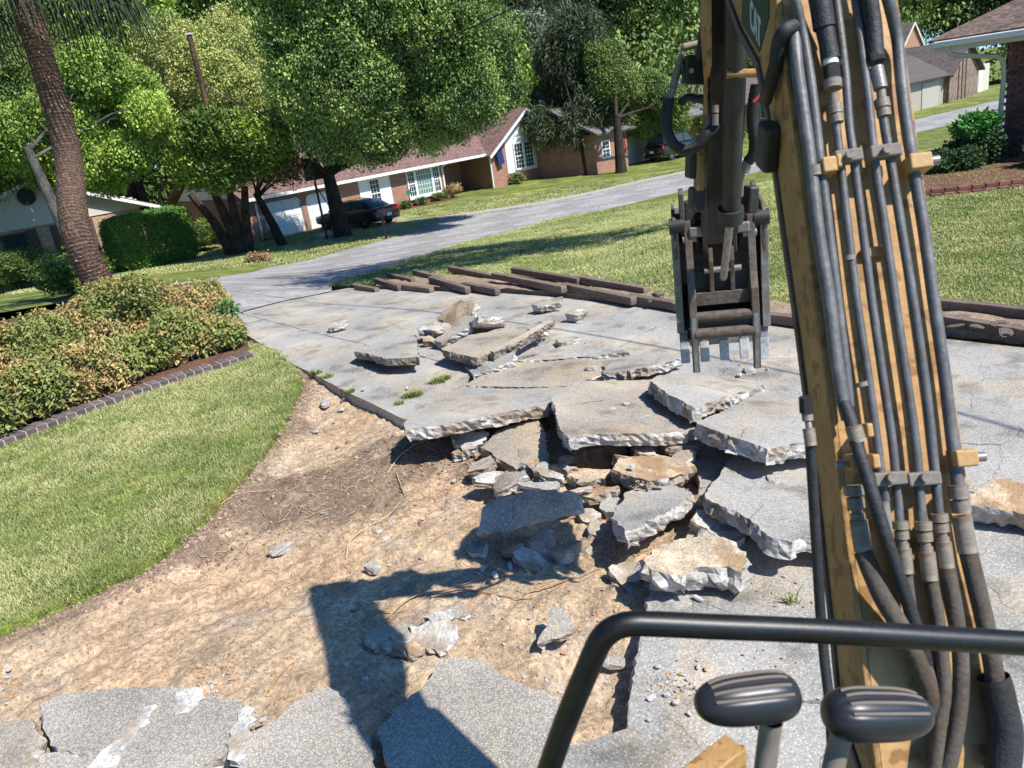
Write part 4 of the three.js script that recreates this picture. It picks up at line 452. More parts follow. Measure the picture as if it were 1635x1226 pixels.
{ const b = G(330, 385).setZ(-50).setX(-21), c = ctr(312, 150, 50, b); b.y = -2; tree('yellow_tree', 'yellow-green flowering tree behind the utility pole', b, { h: 4, r: 0.25, n: 5200, colour: YELLOW, lobes: lobesIn(c.setY(c.y), V(4.8, 5.2, 4), 14, 0.34, 51) }); }
{ const b = V(-17.5, -2, -52), c = ctr(395, 235, 52, b); tree('yellow_tree', 'smaller yellow-green tree half hidden behind the layered tree', b, { h: 3, r: 0.2, n: 2200, colour: YELLOW, lobes: lobesIn(c, V(3.4, 3, 3), 8, 0.38, 55) }); }
{ const b = G(938, 279), c = ctr(900, 140, 55, b); tree('cedar_tree', 'dark twin-stemmed cedar before the white-gabled wing', b, { h: 4, r: 0.16, n: 5200, colour: PINE, clump: needle, size: 1.35, lobes: lobesPx([[862, 196, 20], [885, 160, 32], [920, 125, 38], [902, 200, 30], [930, 205, 32], [878, 212, 18], [852, 212, 14], [920, 60, 40], [892, 95, 35], [950, 170, 28]], 55, b, 1, 61), lean: V(-0.5, 0, 0) }); }
{ const b = G(992, 276), c = ctr(985, 130, 54, b); tree('verge_tree', 'leafy dark green tree with single straight trunk beside the cedar', b, { h: 3.4, r: 0.3, n: 5500, colour: GREEN, lobes: lobesPx([[980, 135, 40], [1025, 150, 40], [965, 100, 34], [1070, 165, 30], [985, 190, 36], [1035, 195, 32], [1078, 196, 22], [952, 175, 24]], 54, b, 1, 71) }); }
{ // the sparse tree on the near lawn; its trunk stands behind the excavator's stick
  const b = G(1166, 350), c = V(-0.9, 7.9, 0), t = tree('lawn_oak', 'open-crowned young oak on the lawn behind the excavator stick', b, { h: 5.0, r: 0.17, n: 2500, colour: PALE, bark: B_.grey, clump: midClump, size: 1.15, shell: 0.35, lobes: lobesIn(c, V(5.2, 3.6, 4.6), 18, 0.28, 81) });
  const tw = []; for (let k = 0; k < 70; k++) { const a = rr(0, 6.28), s = V(c.x + Math.cos(a) * rr(0.5, 3), rr(4.6, 7), Math.sin(a) * rr(0.5, 3)), e = s.clone().add(V(Math.cos(a) * rr(1, 2.4), rr(-0.6, 0.5), Math.sin(a) * rr(1, 2.4))); tw.push(tube([s, s.clone().lerp(e, 0.5).add(V(0, 0.25, 0)), e], (q) => 0.022 * (1 - q * 0.7), 6, 4)); } tag(part('twigs', merge(tw), B_.grey, t), null, null, null, 'stuff');
}
{ const b = V(3, -2, -75), c = ctr(838, 60, 75, b); tree('conifer', 'tall dark conifer above the red-brown roof', b, { h: 10, r: 0.4, n: 5200, colour: PINE, clump: needle, size: 2, lobes: lobesIn(c, V(4.6, 7, 4), 14, 0.36, 91) }); }
{ const b = V(4.5, -2, -72), c = ctr(850, 95, 72, b); tree('grey_tree', 'silvery grey-green tree beside the tall dark conifer', b, { h: 6, r: 0.3, n: 2800, colour: GREY, clump: bigClump, lobes: lobesIn(c, V(3.0, 4.6, 3), 10, 0.36, 95) }); }
// woodland closing off the view: one by one, each set at its own place and size
{
  const L = [[-60, 60, 50, 6, 8, GREEN], [60, 20, 56, 6, 8, GREEN], [150, 90, 54, 5.5, 6.5, BRIGHT], [230, 30, 62, 6, 8, OAK], [330, 20, 66, 6.5, 9, GREEN], [410, 60, 62, 5.5, 8, OAK], [490, 20, 72, 7, 9, BRIGHT], [600, 0, 74, 7, 10, GREEN], [700, 20, 70, 7, 9, OAK], [790, 150, 66, 4.5, 5, BRIGHT], [920, 20, 82, 7, 9, PINE], [1010, 10, 84, 7, 9, GREEN], [1100, 40, 86, 7, 8, OAK], [1190, 60, 88, 6.5, 7, PALE], [1280, 20, 92, 7, 8, GREEN], [1360, 10, 98, 8, 9, OAK], [1450, -5, 104, 9, 7, BRIGHT], [1530, -10, 100, 7.5, 7, OAK], [1620, -20, 96, 7.5, 7.5, PINE], [1710, -10, 92, 8, 8, GREEN], [-170, 120, 44, 6, 7, OAK]];
  L.forEach(([px, py, F, R, Ry, col], i) => { const c = atF(px, py, F), b = V(c.x, -2, c.z), d = c.y + 2; tree('woodland_tree', ({ [0]: 'tall deep green tree', 1: 'tall bright green tree', 2: 'tall mid-green oak', 3: 'dark needle-leaved tree', 4: 'pale green airy tree' })[[GREEN, BRIGHT, OAK, PINE, PALE].indexOf(col)] + (px < 450 ? ' in woodland behind the utility pole' : px < 860 ? ' rising behind the brick garage house' : px < 1250 ? ' in the wood behind the wide-garage house' : ' in the wood beyond the stone-gabled house'), b, { h: Math.max(4, d - Ry * 0.4), r: 0.35, n: 2000, clump: bigClump, size: 1.25, colour: col, lobes: lobesIn(V(0, d, 0), V(R, Ry, R * 0.8), 12, 0.38, 200 + i), group: 'woodland behind the houses' }); });
  // undergrowth under the wood, a mass nobody could count
  const pts = []; seed = 77; for (let i = 0; i < 4500; i++) { const F = rr(60, 95), b = rr(-0.75, 0.8); pts.push([b * F, -2 + Math.pow(rnd(), 1.6) * 9, -F, rr(1.2, 2.4)]); }
  const g = new THREE.Group(); cloud(pts.filter(([x, , z]) => !(x > 20 && z > -90)), bigClump, GREEN, 'undergrowth', scene);
}
// ---------------------------------------------------------------- palm
{
  const b = G(178, 488), tp = atF(14, -75, 17.2).sub(b), t = top('palm_tree', null, null, b); tag(t, 'leaning palm with ringed brown trunk rising from azalea bed', 'palm');
  const palmTex = tex(512, (u, v) => { const r = Math.abs(((u * 16 + tfbm(u, v, 8, 2) * 0.7) % 1) - 0.5), n = tfbm(u, v, 24, 5, 4); const c = 0.42 + r * 0.5 + (n - 0.5) * 0.45; return [c, c * 0.9, c * 0.82]; }), palmBump = tex(512, (u, v) => { const r = ((u * 16 + tfbm(u, v, 8, 2) * 0.7) % 1); return r * 0.6 + tfbm(u, v, 32, 7, 3) * 0.5; }, false);
  const pm = mat({ color: rgb(0.5, 0.38, 0.3), map: withRep(palmTex, 0.9, 1), bumpMap: withRep(palmBump, 0.9, 1), bumpScale: 0.05 });
  const mid = atF(105, 230, 16.8).sub(b), path = [V(0, -0.15, 0), V(mid.x * 0.45, mid.y * 0.45, 0), mid, tp]; part('trunk', tube(path, (q) => 0.285 - 0.05 * q + 0.07 * Math.max(0, 1 - q * 9), 60, 20), pm, t);
  const rag = []; seed = 5; const cv = new THREE.CatmullRomCurve3(path); for (let i = 0; i < 900; i++) { const q = rnd() < 0.55 ? rr(0.45, 1) : rr(0.02, 1), p = cv.getPointAt(q), a = rnd() * 6.28, r = 0.285 - 0.05 * q, d = V(Math.cos(a), 0, Math.sin(a)), s = p.clone().addScaledVector(d, r * 0.96), l = q > 0.6 ? rr(0.05, 0.13) : rr(0.02, 0.05), e = s.clone().addScaledVector(d, l * 0.8).add(V(0, -l * rr(0.1, 0.9), 0)), w = V(-d.z, 0, d.x).multiplyScalar(q > 0.6 ? 0.02 : 0.04); const g = new THREE.BufferGeometry(); g.setAttribute('position', new THREE.Float32BufferAttribute([...s.clone().add(w).toArray(), ...s.clone().sub(w).toArray(), ...e.toArray()], 3)); g.computeVertexNormals(); rag.push(uvBox(g)); } tag(part('leaf_scars', merge(rag), mat({ color: rgb(0.34, 0.19, 0.11) }), t), null, null, null, 'stuff');
  const fm = new THREE.MeshPhysicalMaterial({ color: rgb(0.03, 0.045, 0.018), roughness: 0.85, side: THREE.DoubleSide });
  for (let i = 0; i < 22; i++) { const a = i / 22 * 6.28 + rr(-0.15, 0.15), up = i % 2 ? rr(-0.35, 0.0) : rr(0.2, 0.8), d = V(Math.cos(a), up, Math.sin(a)).normalize(), L = rr(1.3, 1.7), s = tp.clone().add(V(0, 0.0, 0)), e = s.clone().addScaledVector(d, L).add(V(0, -0.1, 0)); const pos = [], side = V(-Math.sin(a), 0, Math.cos(a)); part('stalk', rod(s, e, 0.022, 6, 0.014), pm, t);
    for (let k = 0; k < 34; k++) { const f = (k / 33 - 0.5) * 3.6, dir = d.clone().multiplyScalar(Math.cos(f)).addScaledVector(side, Math.sin(f)).normalize(), l = rr(1.15, 1.5) * (1 - 0.12 * Math.abs(f)), m1 = e.clone().addScaledVector(dir, l * 0.5).add(V(0, i % 2 ? -0.4 : -0.12, 0)), tip = e.clone().addScaledVector(dir, l * 0.8).add(V(0, (i % 2 ? -1.5 : -0.7) * rr(0.7, 1.2), 0)), w = dir.clone().cross(V(0, 1, 0)).normalize().multiplyScalar(0.02); for (const q of [e, m1.clone().add(w), m1.clone().sub(w), m1.clone().add(w), tip, m1.clone().sub(w)]) pos.push(q.x, q.y, q.z); }
    const g = new THREE.BufferGeometry(); g.setAttribute('position', new THREE.Float32BufferAttribute(pos, 3)); g.computeVertexNormals(); part('frond', g, fm, t); }
}
// ---------------------------------------------------------------- hedge and house shrubs
function bush(name, label, p, R, n, col, o = {}) { const t = top(name, null, null, p); tag(t, label, o.cat ?? 'shrub', o.group); part('stems', merge([0, 1, 2, 3].map((k) => rod(V(0, 0, 0), V(Math.cos(k * 1.6) * R.x * 0.5, R.y * 1.0, Math.sin(k * 1.6) * R.z * 0.5), 0.02, 5, 0.01))), B_.dark, t); cloud(blobPoints(o.lobes ?? lobesIn(V(0, R.y * 0.95, 0), R, 6, 0.42, Math.round(p.x * 13 + 900)), n, o.size ?? 1, o.shell ?? 0.6), o.clump ?? smallClump, col, 'foliage', t); return t; }
const smallClump = leafClump(16, 0.13, 0.08, 0.024, 0.4);
{ const p = G(252, 424), R = V(1.75, 1.2, 1.1), pts = []; seed = 9; for (let i = 0; i < 7000; i++) { const u = rr(-1, 1), v = rr(-1, 1), w = rr(-1, 1), f = Math.floor(rnd() * 3), q = [u, v, w]; q[f] = Math.sign(q[f]) * rr(0.86, 1); const k = Math.pow(Math.abs(q[0]) ** 5 + Math.abs(q[1]) ** 5 + Math.abs(q[2]) ** 5, 0.2), s = Math.min(1, 1 / k) * (0.95 + 0.1 * fbm(q[0] * 3, q[1] * 3, q[2] * 3)); pts.push([q[0] * s * R.x, (q[1] * s + 1) * R.y, q[2] * s * R.z, rr(0.9, 1.3)]); }
  const t = top('hedge', null, null, p); t.rotation.y = 0.77; tag(t, 'boxy clipped green hedge at the corner of the siding-gabled house', 'hedge'); part('stems', merge([-1, -0.4, 0.3, 1].map((x) => rod(V(x, 0, 0), V(x, 1.8, 0), 0.03, 6))), B_.dark, t); cloud(pts, smallClump, leafColour([0.05, 0.12, 0.02], [0.13, 0.22, 0.04]), 'foliage', t); }
for (const [a, b, F, rx, ry, n, lb] of [[25, 440, 33, 1.5, 1.0, 1600, 'dark rounded shrub under the siding-gabled house window'], [80, 438, 33.5, 0.9, 0.8, 900, 'mid-green shrub beside the grey leaning trunk'], [110, 425, 35, 0.7, 0.8, 700, 'light leafy shrub by the shuttered window'], [135, 500, 19, 0.8, 0.5, 900, 'dark green plant at the foot of the palm'], [190, 400, 38, 1.2, 0.8, 900, 'shrub in the gap between house corner and hedge'], [325, 398, 40, 1.0, 0.8, 900, 'dark bush at the blank end of the garage house']]) { const p = atF(a, b, F); p.y = H(p.x, p.z); bush('house_shrub', lb, p, V(rx, ry, rx), n, GREEN); }
// ================================================================ HOUSES
const TH = 46 * Math.PI / 180, HX = V(Math.sin(TH), 0, -Math.cos(TH)), HN = V(Math.cos(TH), 0, Math.sin(TH)), HROT = Math.PI / 2 - TH;
const brickTex = tex(512, (u, v) => { const rows = 14, r = Math.floor(v * rows), fy = v * rows - r, c = u * 5 + (r % 2) * 0.5, k = Math.floor(c), fx = c - k, id = hash(((k % 5) + 5) % 5, r, 3), n = tfbm(u, v, 32, 4, 3); if (fy < 0.14 || fx < 0.045) return [0.62 + n * 0.1, 0.57 + n * 0.1, 0.52 + n * 0.1]; const t = 0.8 + id * 0.35 + (n - 0.5) * 0.25; return mixc([0.7, 0.5, 0.39], [0.58, 0.39, 0.3], id).map((q) => q * t); });
const tanBrick = tex(256, (u, v) => { const rows = 14, r = Math.floor(v * rows), fy = v * rows - r, c = u * 5 + (r % 2) * 0.5, k = Math.floor(c), fx = c - k, id = hash(((k % 5) + 5) % 5, r, 13), n = tfbm(u, v, 32, 4, 3); if (fy < 0.14 || fx < 0.045) return [0.72, 0.68, 0.62]; return mixc([0.78, 0.64, 0.5], [0.66, 0.5, 0.38], id).map((q) => q * (0.88 + n * 0.22)); });
const brickM = mat({ color: rgb(1, 1, 1), map: withRep(brickTex, 0.9), bumpMap: withRep(grainBump, 3), bumpScale: 0.004 });
const roofTex = tex(512, (u, v) => { const rows = 16, r = Math.floor(v * rows), c = Math.floor(u * 12 + (r % 2) * 0.5 + hash(r, 1, 1)), id = hash(((c % 12) + 12) % 12, r, 8), n = tfbm(u, v, 40, 3, 2), l = v * rows - r < 0.12 ? -0.12 : 0; const k = 0.6 + (id - 0.5) * 0.16 + (n - 0.5) * 0.3 + l; return [k, k, k]; });
const roofM = (k) => mat({ color: rgb(...k), map: withRep(roofTex, 0.5), bumpMap: withRep(grainBump, 2), bumpScale: 0.01 });
const whiteM = plain(rgb(0.8, 0.79, 0.76), 0.6), creamM = plain(rgb(0.62, 0.57, 0.46), 0.7), glassM = new THREE.MeshStandardMaterial({ color: rgb(0.03, 0.05, 0.05), roughness: 0.06, metalness: 0 }), darkM = plain(rgb(0.03, 0.028, 0.026), 0.7), brownM = plain(rgb(0.1, 0.06, 0.045), 0.7), curtainM = plain(rgb(0.2, 0.32, 0.28), 0.9);
function house(name, label, O) { const h = top(name, null, null, O); h.rotation.y = HROT; tag(h, label, 'house'); return h; }
function roofSlab(a, b, c, d, t = 0.14) { const n = b.clone().sub(a).cross(d.clone().sub(a)).normalize(); if (n.y < 0) n.negate(); const q = [a, b, c, d], lo = q.map((p) => p.clone().addScaledVector(n, -t)), pos = []; const f = (...l) => { for (const k of l) pos.push(k.x, k.y, k.z); }; const quad = (A, B, C, D, out) => { const m = B.clone().sub(A).cross(C.clone().sub(A)); if (m.dot(out) > 0) f(A, B, C, A, C, D); else f(A, C, B, A, D, C); }; quad(...q, n); quad(...lo, n.clone().negate()); const ce = a.clone().add(b).add(c).add(d).multiplyScalar(0.25); for (let i = 0; i < 4; i++) { const j = (i + 1) % 4; quad(q[i], q[j], lo[j], lo[i], q[i].clone().add(q[j]).multiplyScalar(0.5).sub(ce)); } const g = new THREE.BufferGeometry(); g.setAttribute('position', new THREE.Float32BufferAttribute(pos, 3)); g.computeVertexNormals(); const uv = []; const e = b.clone().sub(a).normalize(), f2 = n.clone().cross(e); for (let i = 0; i < pos.length; i += 3) { const p = V(pos[i], pos[i + 1], pos[i + 2]); uv.push(p.dot(e), p.dot(f2)); } g.setAttribute('uv', new THREE.Float32BufferAttribute(uv, 2)); return g; }
function win(h, x0, x1, y0, y1, z, cols, rows, o = {}) {                    // a sash window: frame with muntin bars over dark panes set back
  const w = x1 - x0, k = o.fr ?? 0.09, g = [b2(x0, x1, y0, y0 + k, z - 0.03, z + 0.06), b2(x0, x1, y1 - k, y1, z - 0.03, z + 0.06), b2(x0, x0 + k, y0 + k, y1 - k, z - 0.03, z + 0.06), b2(x1 - k, x1, y0 + k, y1 - k, z - 0.03, z + 0.06)];
  if (o.mid) g.push(b2(x0 + k, x1 - k, (y0 + y1) / 2 - 0.03, (y0 + y1) / 2 + 0.03, z - 0.02, z + 0.05));
  const f = part('window', merge(g), o.m ?? whiteM, h);
  const pw = (w - 2 * k) / cols, ph = (y1 - y0 - 2 * k) / rows, pg = b2(0.012, pw - 0.012, 0.012, ph - 0.012, -0.006, 0.006);
  for (let i = 0; i < cols; i++) for (let j = 0; j < rows; j++) part('pane', pg, o.glass ?? glassM, f, [x0 + k + i * pw, y0 + k + j * ph, z + 0.012]);
  part('muntin', merge([...Array(cols - 1)].map((_, i) => b2(x0 + k + (i + 1) * pw - 0.012, x0 + k + (i + 1) * pw + 0.012, y0 + k, y1 - k, z - 0.012, z + 0.024)).concat([...Array(rows - 1)].map((_, j) => b2(x0 + k, x1 - k, y0 + k + (j + 1) * ph - 0.012, y0 + k + (j + 1) * ph + 0.012, z - 0.011, z + 0.023)), [b2(x0 + 0.01, x1 - 0.01, y0 + 0.01, y1 - 0.01, z - 0.035, z - 0.028)])), o.bar ?? whiteM, f);
  return f;
}
function garageDoor(h, x0, x1, y1, z, cham = 0.3) {
  const d = part('garage_door', b2(x0, x1, 0, y1, z - 0.06, z - 0.03), whiteM, h), pw = (x1 - x0) / 4, ph = y1 / 4, g = rbox(pw - 0.05, ph - 0.04, 0.03, 0.012);
  for (let i = 0; i < 4; i++) for (let j = 0; j < 4; j++) part('panel', g, whiteM, d, [x0 + (i + 0.5) * pw, (j + 0.5) * ph, z - 0.022]);
  if (cham) for (const [a, b, c] of [[x0, x0 + cham, 1], [x1, x1 - cham, -1]]) { const s = extr(c > 0 ? [[a - 0.02, y1 + 0.02], [a - 0.02, y1 - cham], [b, y1 + 0.02]] : [[b, y1 + 0.02], [a + 0.02, y1 - cham], [a + 0.02, y1 + 0.02]], 0.12); s.translate(0, 0, z - 0.1); part('door_corner', uvBox(s), brickM, d); }
  const f = [b2(x0 - 0.09, x0, 0, y1 - cham, z - 0.05, z + 0.04), b2(x1, x1 + 0.09, 0, y1 - cham, z - 0.05, z + 0.04), b2(x0 + cham, x1 - cham, y1, y1 + 0.09, z - 0.05, z + 0.04)]; if (cham) for (const [ax, bx] of [[x0 - 0.05, x0 + cham], [x1 + 0.05, x1 - cham]]) { const a = V(ax, y1 - cham, z), b = V(bx, y1 + 0.05, z), L = a.distanceTo(b), g2 = box(L, 0.09, 0.085); g2.rotateZ(Math.atan2(b.y - a.y, b.x - a.x)); g2.translate((a.x + b.x) / 2, (a.y + b.y) / 2, z - 0.003); f.push(g2); } part('door_frame', merge(f), whiteM, d);
}
const wallSlab = (pts, t, z) => uvBox(extr(pts, t).translate(0, 0, z - t));
{ // the brick house with two garage doors and a white gabled wing
  const h = house('brick_house', 'long brick house with two white garage doors and reddish roof', G(418, 386)), redRoof = roofM([0.62, 0.36, 0.31]);
  const E = 2.3;
  const hole = (x0, x1, y0, y1) => { const p = new THREE.Path(); p.moveTo(x0, y0); p.lineTo(x0, y1); p.lineTo(x1, y1); p.lineTo(x1, y0); p.closePath(); return p; };
  const ws = new THREE.Shape([[-0.4, 0], [13, 0], [13, E], [-0.4, E]].map((p) => new THREE.Vector2(...p))); for (const k of [[0.55, 2.75, 0.001, 1.85], [3.1, 5.3, 0.001, 1.85], [7.3, 8.1, 0.35, 2.05], [10.1, 12.75, 0.5, 2.1]]) ws.holes.push(hole(...k));
  part('wall', uvBox(new THREE.ExtrudeGeometry(ws, { depth: 0.2, bevelEnabled: false }).translate(0, 0, -0.2)), brickM, h, null).userData.label = 'brick front wall';
  part('wall', b2(-0.4, -0.2, 0, E, -8, -0.2), brickM, h); part('wall', b2(13, 16.8, 0, E, -2.6, -2.4), brickM, h); part('wall', b2(12.8, 13, 0, E, -2.4, -0.2), brickM, h); part('wall', b2(-0.2, 23, 0, E, -8.2, -8), brickM, h);
  part('wall', uvBox(new THREE.ExtrudeGeometry(new THREE.Shape([[0, 2.2], [-8, 2.2], [-4, 4.3]].map((p) => new THREE.Vector2(...p))), { depth: 0.15, bevelEnabled: false }).rotateY(-Math.PI / 2).translate(-0.2, 0.05, 0)), whiteM, h);
  garageDoor(h, 0.55, 2.75, 1.85, -0.04); garageDoor(h, 3.1, 5.3, 1.85, -0.04);
  win(h, 7.3, 8.1, 0.35, 2.05, 0.0, 3, 6, { mid: 1 }); part('shutter', b2(6.6, 7.28, 0.25, 2.12, 0.003, 0.05), whiteM, h); part('shutter', b2(8.12, 8.85, 0.25, 2.12, 0.003, 0.05), whiteM, h);
  win(h, 10.1, 10.75, 0.5, 2.1, 0.02, 3, 5, { mid: 1 }); win(h, 10.75, 12.1, 0.5, 2.1, 0.023, 6, 5, { glass: new THREE.MeshStandardMaterial({ color: rgb(0.14, 0.25, 0.21), roughness: 0.12 }) }); win(h, 12.1, 12.75, 0.5, 2.1, 0.02, 3, 5, { mid: 1 }); part('window_sill', b2(10.0, 12.85, 0.38, 0.48, 0.0, 0.14), whiteM, h);
  win(h, 14.4, 15.0, 1.0, 2.1, -2.38, 2, 4, { mid: 1 }); part('door', b2(13.1, 14.0, 0.05, 2.1, -2.39, -2.34), brownM, h);
  part('roof', roofSlab(V(-0.8, E - 0.02, 0.5), V(18.0, E - 0.02, 0.5), V(18.0, 4.5, -4.1), V(-0.8, 4.5, -4.1)), redRoof, h); part('roof', roofSlab(V(-0.8, E, -8.7), V(23.5, E, -8.7), V(23.5, 4.5, -4.1), V(-0.8, 4.5, -4.1)), redRoof, h);
  part('gutter', merge([b2(-0.8, 16.6, E - 0.2, E - 0.04, 0.5, 0.6), b2(-0.8, 16.6, E - 0.2, E - 0.17, 0.0, 0.5)]), whiteM, h);
  for (const x of [0.1, 13.0]) part('downspout', merge([b2(x - 0.05, x + 0.05, 0.1, E - 0.35, 0.01, 0.09), rod(V(x, E - 0.36, 0.05), V(x, E - 0.2, 0.5), 0.045, 8)]), whiteM, h);
  // wing
  const w = 16.8, zf = 0.57, ap = w + 3.45; part('wall', wallSlab([[w, 0], [w + 6.6, 0], [w + 6.6, E], [ap, 4.55], [w, E]], 0.2, zf), brickM, h).userData.label = 'gabled brick wing wall'; part('wall', b2(w, w + 0.2, 0, E, -2.4, zf - 0.2), brickM, h);
  part('gable_panel', wallSlab([[w + 1.45, 0.72], [w + 5.0, 0.72], [w + 5.0, 2.9], [w + 6.9, 2.15], [ap, 4.45], [w - 0.1, 2.2], [w + 1.45, 3.05]], 0.04, zf + 0.045), whiteM, h).userData.label = 'white boarded panel round the wing windows';
  win(h, w + 2.15, w + 3.1, 0.85, 2.6, zf + 0.08, 3, 6, { mid: 1 }); win(h, w + 3.13, w + 4.1, 0.85, 2.6, zf + 0.08, 3, 6, { mid: 1 });
  part('roof', roofSlab(V(w - 0.5, 2.12, zf + 0.5), V(ap, 4.72, zf + 0.5), V(ap, 4.72, -5), V(w - 0.5, 2.12, -5)), redRoof, h); part('roof', roofSlab(V(w + 7.3, 2.12, zf + 0.5), V(ap, 4.72, zf + 0.5), V(ap, 4.72, -5), V(w + 7.3, 2.12, -5)), redRoof, h);
  for (const [a, b] of [[V(w - 0.5, 1.98, zf + 0.54), V(ap, 4.58, zf + 0.54)], [V(w + 7.3, 1.98, zf + 0.54), V(ap, 4.58, zf + 0.54)]]) { const L = a.distanceTo(b), g = box(L, 0.16, 0.05); g.rotateZ(Math.atan2(b.y - a.y, b.x - a.x)); g.translate((a.x + b.x) / 2, (a.y + b.y) / 2, a.z); part('barge_board', g, whiteM, h); }
  part('downspout', b2(w - 0.1, w - 0.02, 0.05, 2.1, zf - 0.05, zf + 0.05), whiteM, h);
  const O = h.position, at = (x, z) => V(O.x + HX.x * x + HN.x * z, -2, O.z + HX.z * x + HN.z * z);
  for (const [x, z, r, lb] of [[9.3, 0.5, 0.28, 'small foundation shrub under the wide picture window'], [10.6, 0.5, 0.3, 'tiny green shrub beside the picture window sill'], [12.0, 0.5, 0.3, 'low shrub at the end of the picture window'], [13.2, 0.4, 0.6, 'tan ornamental grass clump at the entry corner'], [0.4, 0.4, 0.35, 'dry shrub at the garage downspout'], [18.5, 1.1, 0.4, 'low green shrub below the white wing panel'], [22, 1.1, 0.5, 'dark shrub at the wing corner']]) bush('foundation_shrub', lb, at(x, z), V(r, r * 0.8, r), 260, lb[0] === 't' && lb[1] === 'a' || lb[0] === 'd' && lb[1] === 'r' ? leafColour([0.2, 0.13, 0.06], [0.35, 0.24, 0.12]) : GREEN);
  { const f = top('hanging_flag', merge([extr([[-0.3, 0], [0.3, 0.05], [0.34, -1.1], [-0.2, -1.2]], 0.02)]), plain(rgb(0.02, 0.03, 0.14), 0.85), at(w + 0.55, zf + 0.25).setY(0.55)); f.rotation.y = HROT; f.rotation.z = 0.12; tag(f, 'dark blue flag hanging on the gabled wing wall', 'flag'); }
  { const m = top('meter_box', merge([rbox(0.5, 0.45, 0.3, 0.03, 0, 0.3, 0), rbox(0.36, 0.12, 0.24, 0.02, 0, 0.58, 0)]), plain(rgb(0.5, 0.5, 0.48)), at(14.3, -1.9)); m.rotation.y = HROT; tag(m, 'pale box standing at the recessed entry wall', 'box'); }
  { const s = at(9.4, 0.9), g = top('yard_sign', null, null, s); tag(g, 'small green round yard sign on a post', 'sign'); part('post', rod(V(0, 0, 0), V(0, 0.85, 0), 0.035, 8), brownM, g); const d = new THREE.CylinderGeometry(0.17, 0.17, 0.03, 8); d.rotateX(Math.PI / 2); part('sign_plate', d, plain(rgb(0.02, 0.2, 0.12), 0.5), g, [0, 0.95, 0.02], [0, HROT, 0]); }
  // mulch bed along the front
  { const o = structure('mulch_bed', drape([at(6.4, 0.05), at(6.4, 1.1), at(9, 1.3), at(13.4, 1.2), at(13.2, 0.05)].map((p) => V(p.x, 0, p.z)), 0.8, (x, z) => H(x, z) + 0.035, 0.05), M.mulch); }
}
{ // next house: brick, grey roof, wide garage
  const h = house('brick_house', 'brick house with wide cream garage door behind the cedar', G(1000, 267)), rf = roofM([0.5, 0.47, 0.45]);
  part('wall', b2(-3.2, 0.3, 0, 2.5, -7, 0), brickM, h); part('wall', b2(0.3, 11, 0, 2.5, -7, -1.0), brickM, h); win(h, -2.6, -1.7, 0.9, 2.0, 0.02, 2, 4, { mid: 1 });
  part('garage_door', b2(0.6, 5.8, 0, 2.0, -0.99, -0.95), creamM, h); const d = h.children[h.children.length - 1], g = rbox(0.56, 0.36, 0.03, 0.01); for (let i = 0; i < 8; i++) for (let j = 0; j < 4; j++) part('panel', g, creamM, d, [0.6 + (i + 0.5) * 0.65, (j + 0.5) * 0.48, -0.945]);
  part('fascia', b2(0.3, 11.4, 2.3, 2.75, -0.6, -0.5), whiteM, h); part('roof', roofSlab(V(-3.5, 2.5, 0.5), V(11.5, 2.5, 0.5), V(11.5, 4.4, -3.5), V(-3.5, 4.4, -3.5)), rf, h); part('roof', roofSlab(V(-3.5, 2.5, -7.5), V(11.5, 2.5, -7.5), V(11.5, 4.4, -3.5), V(-3.5, 4.4, -3.5)), rf, h); part('shutter', b2(-0.2, 0.1, 0.9, 2.2, 0.01, 0.05), plain(rgb(0.25, 0.03, 0.03)), h);
}
{ // house glimpsed between stick and boom
  const h = house('brick_house', 'brick house with red porch posts glimpsed behind the stick', V(25, -2, -72)); part('wall', b2(-8, 8, 0, 2.7, -8, 0), brickM, h); for (const x of [-6, -3, 0, 3]) part('post', b2(x - 0.1, x + 0.1, 0, 2.6, 1.4, 1.6), plain(rgb(0.4, 0.04, 0.04)), h); part('roof', roofSlab(V(-8.6, 2.6, 2), V(8.6, 2.6, 2), V(8.6, 4.8, -4), V(-8.6, 4.8, -4)), roofM([0.42, 0.3, 0.27]), h); part('roof', roofSlab(V(-8.6, 2.6, -8.6), V(8.6, 2.6, -8.6), V(8.6, 4.8, -4), V(-8.6, 4.8, -4)), roofM([0.42, 0.3, 0.27]), h); win(h, -5.2, -3.9, 0.9, 2.1, 0.02, 3, 4); win(h, 1, 2.3, 0.9, 2.1, 0.02, 3, 4);
}
